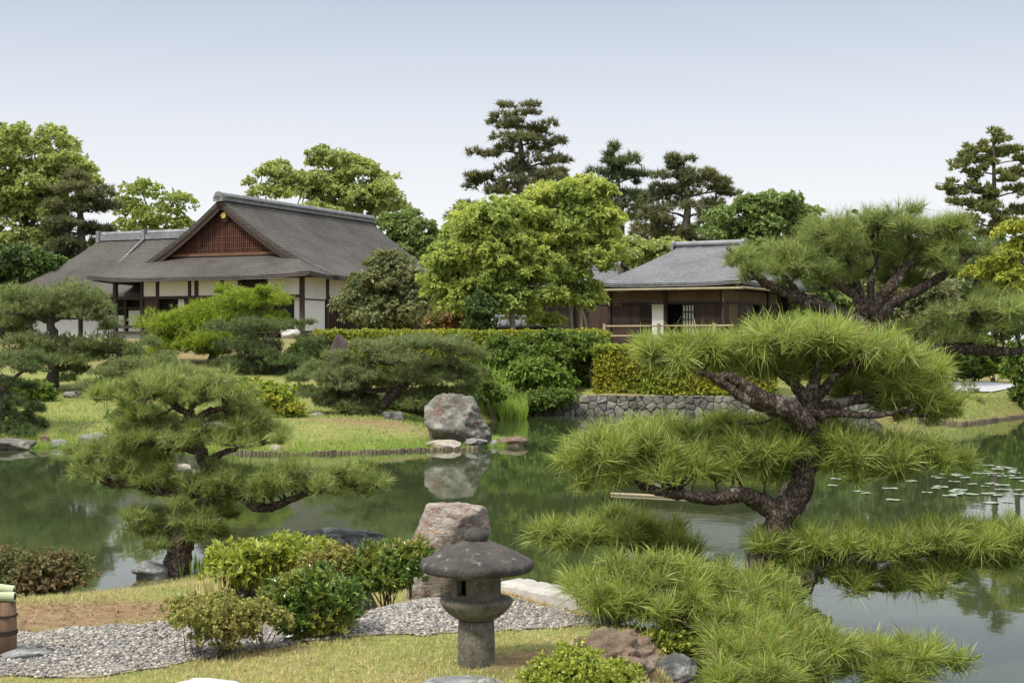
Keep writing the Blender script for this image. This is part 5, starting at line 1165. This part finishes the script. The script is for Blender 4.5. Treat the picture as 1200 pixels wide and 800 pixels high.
# ------------------------------------------------------------------ foreground pines
lb = P(205, 668, 13); lb[2] = hz(lb[0], lb[1])
niwaki('trained_pine', 'front left pine leaning over the pond with low side boughs and a forked crown', lb, 13,
    [(180, 454, 45, 20), (215, 447, 50, 20), (250, 460, 45, 20), (278, 475, 26, 16), (142, 462, 30, 24), (222, 462, 52, 14),
     (185, 515, 50, 16), (240, 512, 55, 17), (292, 512, 28, 14),
     (100, 534, 30, 14), (132, 550, 40, 20), (178, 568, 45, 20), (215, 580, 45, 17), (125, 530, 35, 14), (165, 545, 40, 18), (235, 560, 40, 18),
     (300, 574, 44, 24), (345, 566, 48, 26), (398, 564, 48, 26), (275, 560, 40, 18), (420, 560, 24, 15),
     (205, 612, 50, 15), (245, 602, 36, 14), (172, 602, 34, 14), (190, 630, 36, 11), (232, 622, 34, 12), (150, 488, 32, 14), (288, 492, 34, 15), (170, 480, 26, 14), (322, 508, 26, 12), (155, 506, 36, 13), (210, 492, 50, 10, .3)],
    [[(205, 676, 18), (208, 660, 15.5), (216, 630, 14), (234, 602, 12), (250, 580, 10), (246, 556, 8), (234, 525, 6.5), (228, 497, 6)],
     [(228, 498, 6), (222, 487, 5), (205, 476, 4), (190, 464, 3.5), (172, 455, 2)], [(228, 498, 5.5), (238, 485, 4.5), (252, 480, 3.5), (275, 478, 2)], [(226, 492, 4), (224, 470, 3), (236, 448, 2)], [(205, 476, 3), (204, 455, 2), (212, 440, 1.5)],
     [(246, 575, 8), (205, 578, 6), (160, 567, 5.5), (128, 566, 5), (108, 545, 3.5), (85, 533, 2)], [(246, 570, 7), (278, 580, 5), (308, 596, 5.5), (345, 583, 4), (385, 572, 3), (420, 566, 2)],
     [(225, 615, 6), (200, 618, 4), (175, 612, 2)], [(240, 540, 5), (275, 525, 3), (300, 518, 2)], [(238, 530, 4), (205, 525, 3), (170, 520, 2)]],
    M['needle_mid'], 30, 180, .13, .0042, 140, None, 'needle', .5, [list(range(6)) + [26, 27, 28, 31], [6, 7, 8, 29, 30], list(range(9, 16)), list(range(16, 21)), list(range(21, 26))], 'bark', .1, (.12, 1.25), .0035, zmin=-.5, lift=.7, loose=.5)

bb_ = P(912, 628, 14.2); bb_[2] = hz(bb_[0], bb_[1])
niwaki('trained_pine', 'rear right pine with a dense rounded crown of radiating dark limbs against the sky', bb_, 14,
    [(868, 303, 26, 18), (905, 312, 38, 22), (945, 300, 38, 24), (985, 285, 46, 30), (1010, 268, 50, 22), (1056, 260, 52, 18), (1098, 268, 42, 20), (1116, 288, 36, 22), (1088, 308, 36, 20), (955, 328, 38, 16), (1035, 298, 48, 24, .3), (1000, 315, 40, 16, .4), (1060, 330, 34, 14, .4),
     (1125, 368, 45, 18), (1175, 362, 45, 24), (1150, 388, 46, 14), (1095, 388, 36, 16), (1200, 385, 26, 20), (1070, 405, 40, 18, .5)],
    [[(912, 640, 18, .2), (930, 580, 17, .2), (950, 520, 16), (985, 450, 15), (1014, 405, 15), (1018, 378, 15)],
     [(1014, 376, 9), (990, 370, 8), (955, 355, 7.5), (918, 342, 6), (888, 325, 5), (866, 303, 3.5), (852, 290, 2)], [(1015, 372, 8), (1000, 345, 6), (975, 330, 5), (952, 315, 3)], [(1018, 370, 9), (1040, 340, 7), (1062, 312, 6), (1068, 290, 4), (1062, 268, 2)],
     [(1022, 376, 9), (1050, 352, 7), (1085, 335, 6), (1115, 315, 4.5), (1140, 296, 2)], [(1014, 372, 7), (1006, 335, 5), (992, 300, 3.5), (985, 275, 2)], [(1062, 312, 4), (1090, 298, 3), (1105, 280, 2)], [(1016, 372, 6), (1022, 330, 4), (1030, 290, 2.5)], [(940, 352, 4), (925, 330, 3), (912, 315, 2)],
     [(1018, 388, 7), (1065, 405, 5), (1110, 408, 6), (1140, 408, 7), (1180, 412, 5), (1225, 408, 3)], [(1140, 406, 4), (1132, 390, 3), (1128, 375, 2)]],
    M['needle_behind'], 30, 150, .165, .0048, 141, None, 'needle', .55, [list(range(13)), list(range(13, 19))], 'bark', .1, (.1, 1.2), .0042, zmin=-.5, grow=(1.1, 1.2), lift=.8, loose=.5, nsub=11, subr=.36)

ba = P(862, 752, 9.3); ba[2] = hz(ba[0], ba[1])
niwaki('trained_pine', 'nearest black pine at the right with pale bent limbs and tiers of long needles', ba, 9.5,
    [(795, 415, 48, 20), (845, 405, 55, 20), (905, 398, 60, 20), (960, 398, 60, 22), (1015, 412, 55, 24), (1062, 432, 44, 24), (880, 425, 50, 16, .2), (960, 428, 60, 16, .3), (1070, 462, 38, 20), (1020, 455, 45, 16, .3), (1085, 478, 34, 20), (770, 412, 26, 16),
     (695, 530, 34, 20), (745, 528, 48, 24), (800, 540, 52, 22), (850, 545, 46, 20), (890, 522, 40, 18), (780, 502, 55, 11, .5), (850, 505, 50, 13, .4), (720, 555, 34, 12), (880, 498, 44, 14, .5), (720, 512, 40, 14, .5), (905, 545, 30, 14, .2),
     (960, 520, 40, 17), (1000, 522, 50, 19), (1050, 530, 48, 18), (1092, 536, 38, 15), (1010, 545, 40, 12), (940, 500, 40, 12, .4),
     (925, 632, 45, 18), (985, 635, 50, 22), (1050, 635, 55, 20), (1115, 628, 55, 20), (1175, 628, 45, 20), (1030, 675, 50, 16), (1090, 672, 46, 16), (985, 660, 34, 14), (1140, 650, 45, 15), (1210, 640, 30, 20),
     (660, 628, 34, 18, .6), (705, 622, 48, 22, .6), (755, 625, 48, 20, .6), (790, 640, 36, 16, .5),
     (712, 690, 42, 30, -.5), (765, 680, 55, 32, -.5), (825, 686, 52, 30, -.5), (870, 698, 46, 28, -.5), (905, 716, 40, 24, -.6), (790, 712, 52, 24, -.7), (850, 722, 44, 22, -.8), (730, 712, 38, 20, -.7),
     (872, 766, 44, 26, -1.2), (910, 752, 48, 24, -1.0), (955, 752, 42, 22, -1.0), (880, 792, 50, 24, -1.4), (928, 782, 40, 18, -1.2), (905, 690, 40, 18, -.3), (925, 770, 30, 18, -1.1),
     (1035, 765, 46, 14, -.9), (1078, 770, 42, 15, -.9), (1015, 782, 40, 13, -1.0), (1060, 788, 38, 10, -1.0)],
    [[(858, 765, 23), (864, 735, 20), (880, 690, 17.5), (902, 635, 16), (918, 600, 15), (938, 572, 15), (946, 540, 14), (948, 510, 14), (950, 485, 13), (953, 455, 8), (960, 420, 4)],
     [(948, 500, 14, -.1), (925, 482, 12, -.15), (895, 466, 9, -.2), (868, 448, 7, -.2), (852, 440, 5, -.2), (838, 442, 3, -.2)], [(930, 488, 9, -.1), (900, 478, 7.5, -.15), (872, 466, 6.5, -.2), (852, 452, 5.5, -.2), (832, 440, 4.5, -.2), (805, 430, 2, -.1)], [(948, 475, 8), (930, 450, 6), (905, 432, 4), (880, 415, 2.5)],
     [(952, 482, 8), (985, 472, 6), (1020, 466, 5), (1055, 458, 3), (1085, 455, 2)], [(953, 470, 7), (975, 445, 5), (1005, 425, 3.5), (1030, 415, 2)], [(953, 486, 6, -.1), (990, 485, 4.5, -.15), (1030, 487, 3.5, -.2), (1060, 478, 2, -.2)],
     [(912, 606, 12), (892, 588, 11), (868, 580, 9, -.1), (838, 584, 7.5, -.15), (800, 580, 6, -.15), (760, 572, 5), (725, 556, 3), (700, 540, 2)], [(800, 580, 4), (770, 555, 3), (740, 540, 2)],
     [(948, 545, 7), (980, 545, 5.5), (1020, 548, 4.5), (1065, 545, 3), (1095, 540, 2)],
     [(870, 712, 12), (905, 700, 10), (940, 692, 9), (952, 672, 9, -.1), (975, 656, 7, -.1), (1015, 655, 6, -.1), (1060, 650, 5), (1110, 645, 4), (1170, 640, 2.5)], [(960, 668, 5), (990, 680, 4), (1030, 690, 3), (1070, 690, 2)],
     [(885, 690, 9, .1), (840, 665, 7, .4), (790, 652, 5.5, .6), (735, 640, 4, .6), (680, 632, 2, .6)],
     [(864, 740, 12), (838, 722, 9), (800, 712, 7), (755, 704, 4.5), (720, 700, 2.5)], [(870, 725, 8), (890, 722, 5), (910, 722, 3)],
     [(860, 752, 10), (885, 768, 7.5, -.6), (920, 774, 6, -1), (960, 772, 5, -1), (1000, 778, 4, -.95), (1045, 780, 3, -.9), (1085, 778, 2, -.9)]],
    M['needle_near'], 32, 112, .175, .0038, 142, None, 'long', .5,
    [list(range(12)), list(range(12, 23)), list(range(23, 29)), list(range(29, 39)), list(range(39, 43)), list(range(43, 51)), list(range(51, 58)), list(range(58, 62))], 'bark', .14, (.1, 1.3), .0032, zmin=-.6, grow=(1.1, 1.2), lift=.75, loose=.5, nsub=11, subr=.34)

# ------------------------------------------------------------------ grass
def grass(name, label, n, xr, yr, dens, hgt, wid, mat, seed, maxs=None):
    rng = np.random.default_rng(seed); x = rng.uniform(*xr, n); y = rng.uniform(*yr, n); s = sdist(x, y)
    k = (s > .03) & dens(x, y, s, rng); x, y = x[k], y[k]; z = height(x, y) - .004
    b = MB(); tufts(b, np.stack((x, y, z), 1), np.tile((0, 0, 1.), (len(x), 1)) + rng.normal(0, .25, (len(x), 3)), 3, hgt, wid, .05, .75, rng, 'needle', .12)
    return tag(b.build(name, M[mat]), label, 'grass', kind='stuff')
def near_d(x, y, s, rng):
    soil_shadow = np.clip(1 - np.abs(y - (np.interp(x, PATH_TOP[:, 0], PATH_TOP[:, 1]) + .55)) / .75, 0, 1) * sstep((-1.2 - x) / .5)
    soil_shadow = np.maximum(soil_shadow, np.clip(1 - np.hypot((x - .12) / .4, (y - 7.75) / .45), 0, 1) * 1.2)  # grass also thinned over the painted lantern shadow
    nz = .5 + .6 * vnoise(np.stack((x, y, x * 0), 1), 1.3, 8)
    return (~in_path(x, y + rng.normal(0, .06, len(x)))) & (np.abs(x) < .4 * y) & (x < 1.3) & (rng.uniform(0, 1, len(x)) < np.clip(nz + .25 - soil_shadow * 1.3 + (s < .5) * .4, .03, 1))
grass('lawn_grass', 'short yellowish green grass of the near lawn', 135000, (-5, 1.6), (6.2, 14.4), near_d, .044, .004, 'grass_lawn', 150)
grass('bank_grass', 'fresh green grass along the far pond banks', 60000, (-14, .2), (26.8, 40), lambda x, y, s, rng: (np.abs(x) < .4 * y) & (rng.uniform(0, 1, len(x)) < np.where(s < 1.1, 1, .35 + .4 * vnoise(np.stack((x, y, x * 0), 1), .5, 5))), .1, .016, 'grass_bank', 151)
grass('shore_grass', 'taller fresh green grass fringe along the waterline of the far bank', 16000, (-14, .2), (26.8, 31), lambda x, y, s, rng: (np.abs(x) < .4 * y) & (rng.uniform(0, 1, len(x)) < np.clip(1.25 - s, 0, 1)), .19, .017, 'reed', 153)
grass('bank_grass', 'green grass on the right hand bank', 16000, (10.4, 19), (36.4, 50), lambda x, y, s, rng: (np.abs(x) < .42 * y) & (rng.uniform(0, 1, len(x)) < np.where(s < 1.4, 1, .5)) & ~((x > 12.6) & (x < 16.6) & (y > 43.7) & (y < 49)), .1, .02, 'grass_bank', 152)
rng = np.random.default_rng(18); n = 9000
x = rng.uniform(-4.2, 1.2, n); y = rng.uniform(7.0, 12.5, n); k = (~in_path(x, y) | (rng.uniform(0, 1, n) < .06)) & (np.abs(x) < .4 * y) & (sdist(x, y) > .1)
ed = np.abs(y - np.interp(x, PATH_TOP[:, 0], PATH_TOP[:, 1]) - .45); k &= (ed < .6) | (rng.uniform(0, 1, n) < .18); x, y = x[k], y[k]
b = MB(); tufts(b, np.stack((x, y, height(x, y) + .006), 1), np.column_stack((rng.normal(0, .3, (len(x), 2)), np.ones(len(x)))), 2, .03, .008, 1.3, 1.62, rng, 'leaf', .02)
tag(b.build('leaf_litter', M['litter']), 'fallen brown leaves and dry needles on the soil by the path', 'leaf litter', kind='stuff')
rng = np.random.default_rng(8)
reeds('grass_tuft', 'tall pale weed tuft standing behind the sparse yellowish shrub', np.stack((rng.normal(-2.02, .06, 14), rng.normal(9.75, .05, 14)), 1), .26, 51, 'grass_lawn', 'weeds', .006, 6)
reeds('grass_tuft', 'green grass tuft at the foot of the front left pine', np.stack((rng.normal(-2.75, .14, 40), rng.normal(13.1, .12, 40)), 1), .2, 52, 'reed', 'weeds', .007, 6)
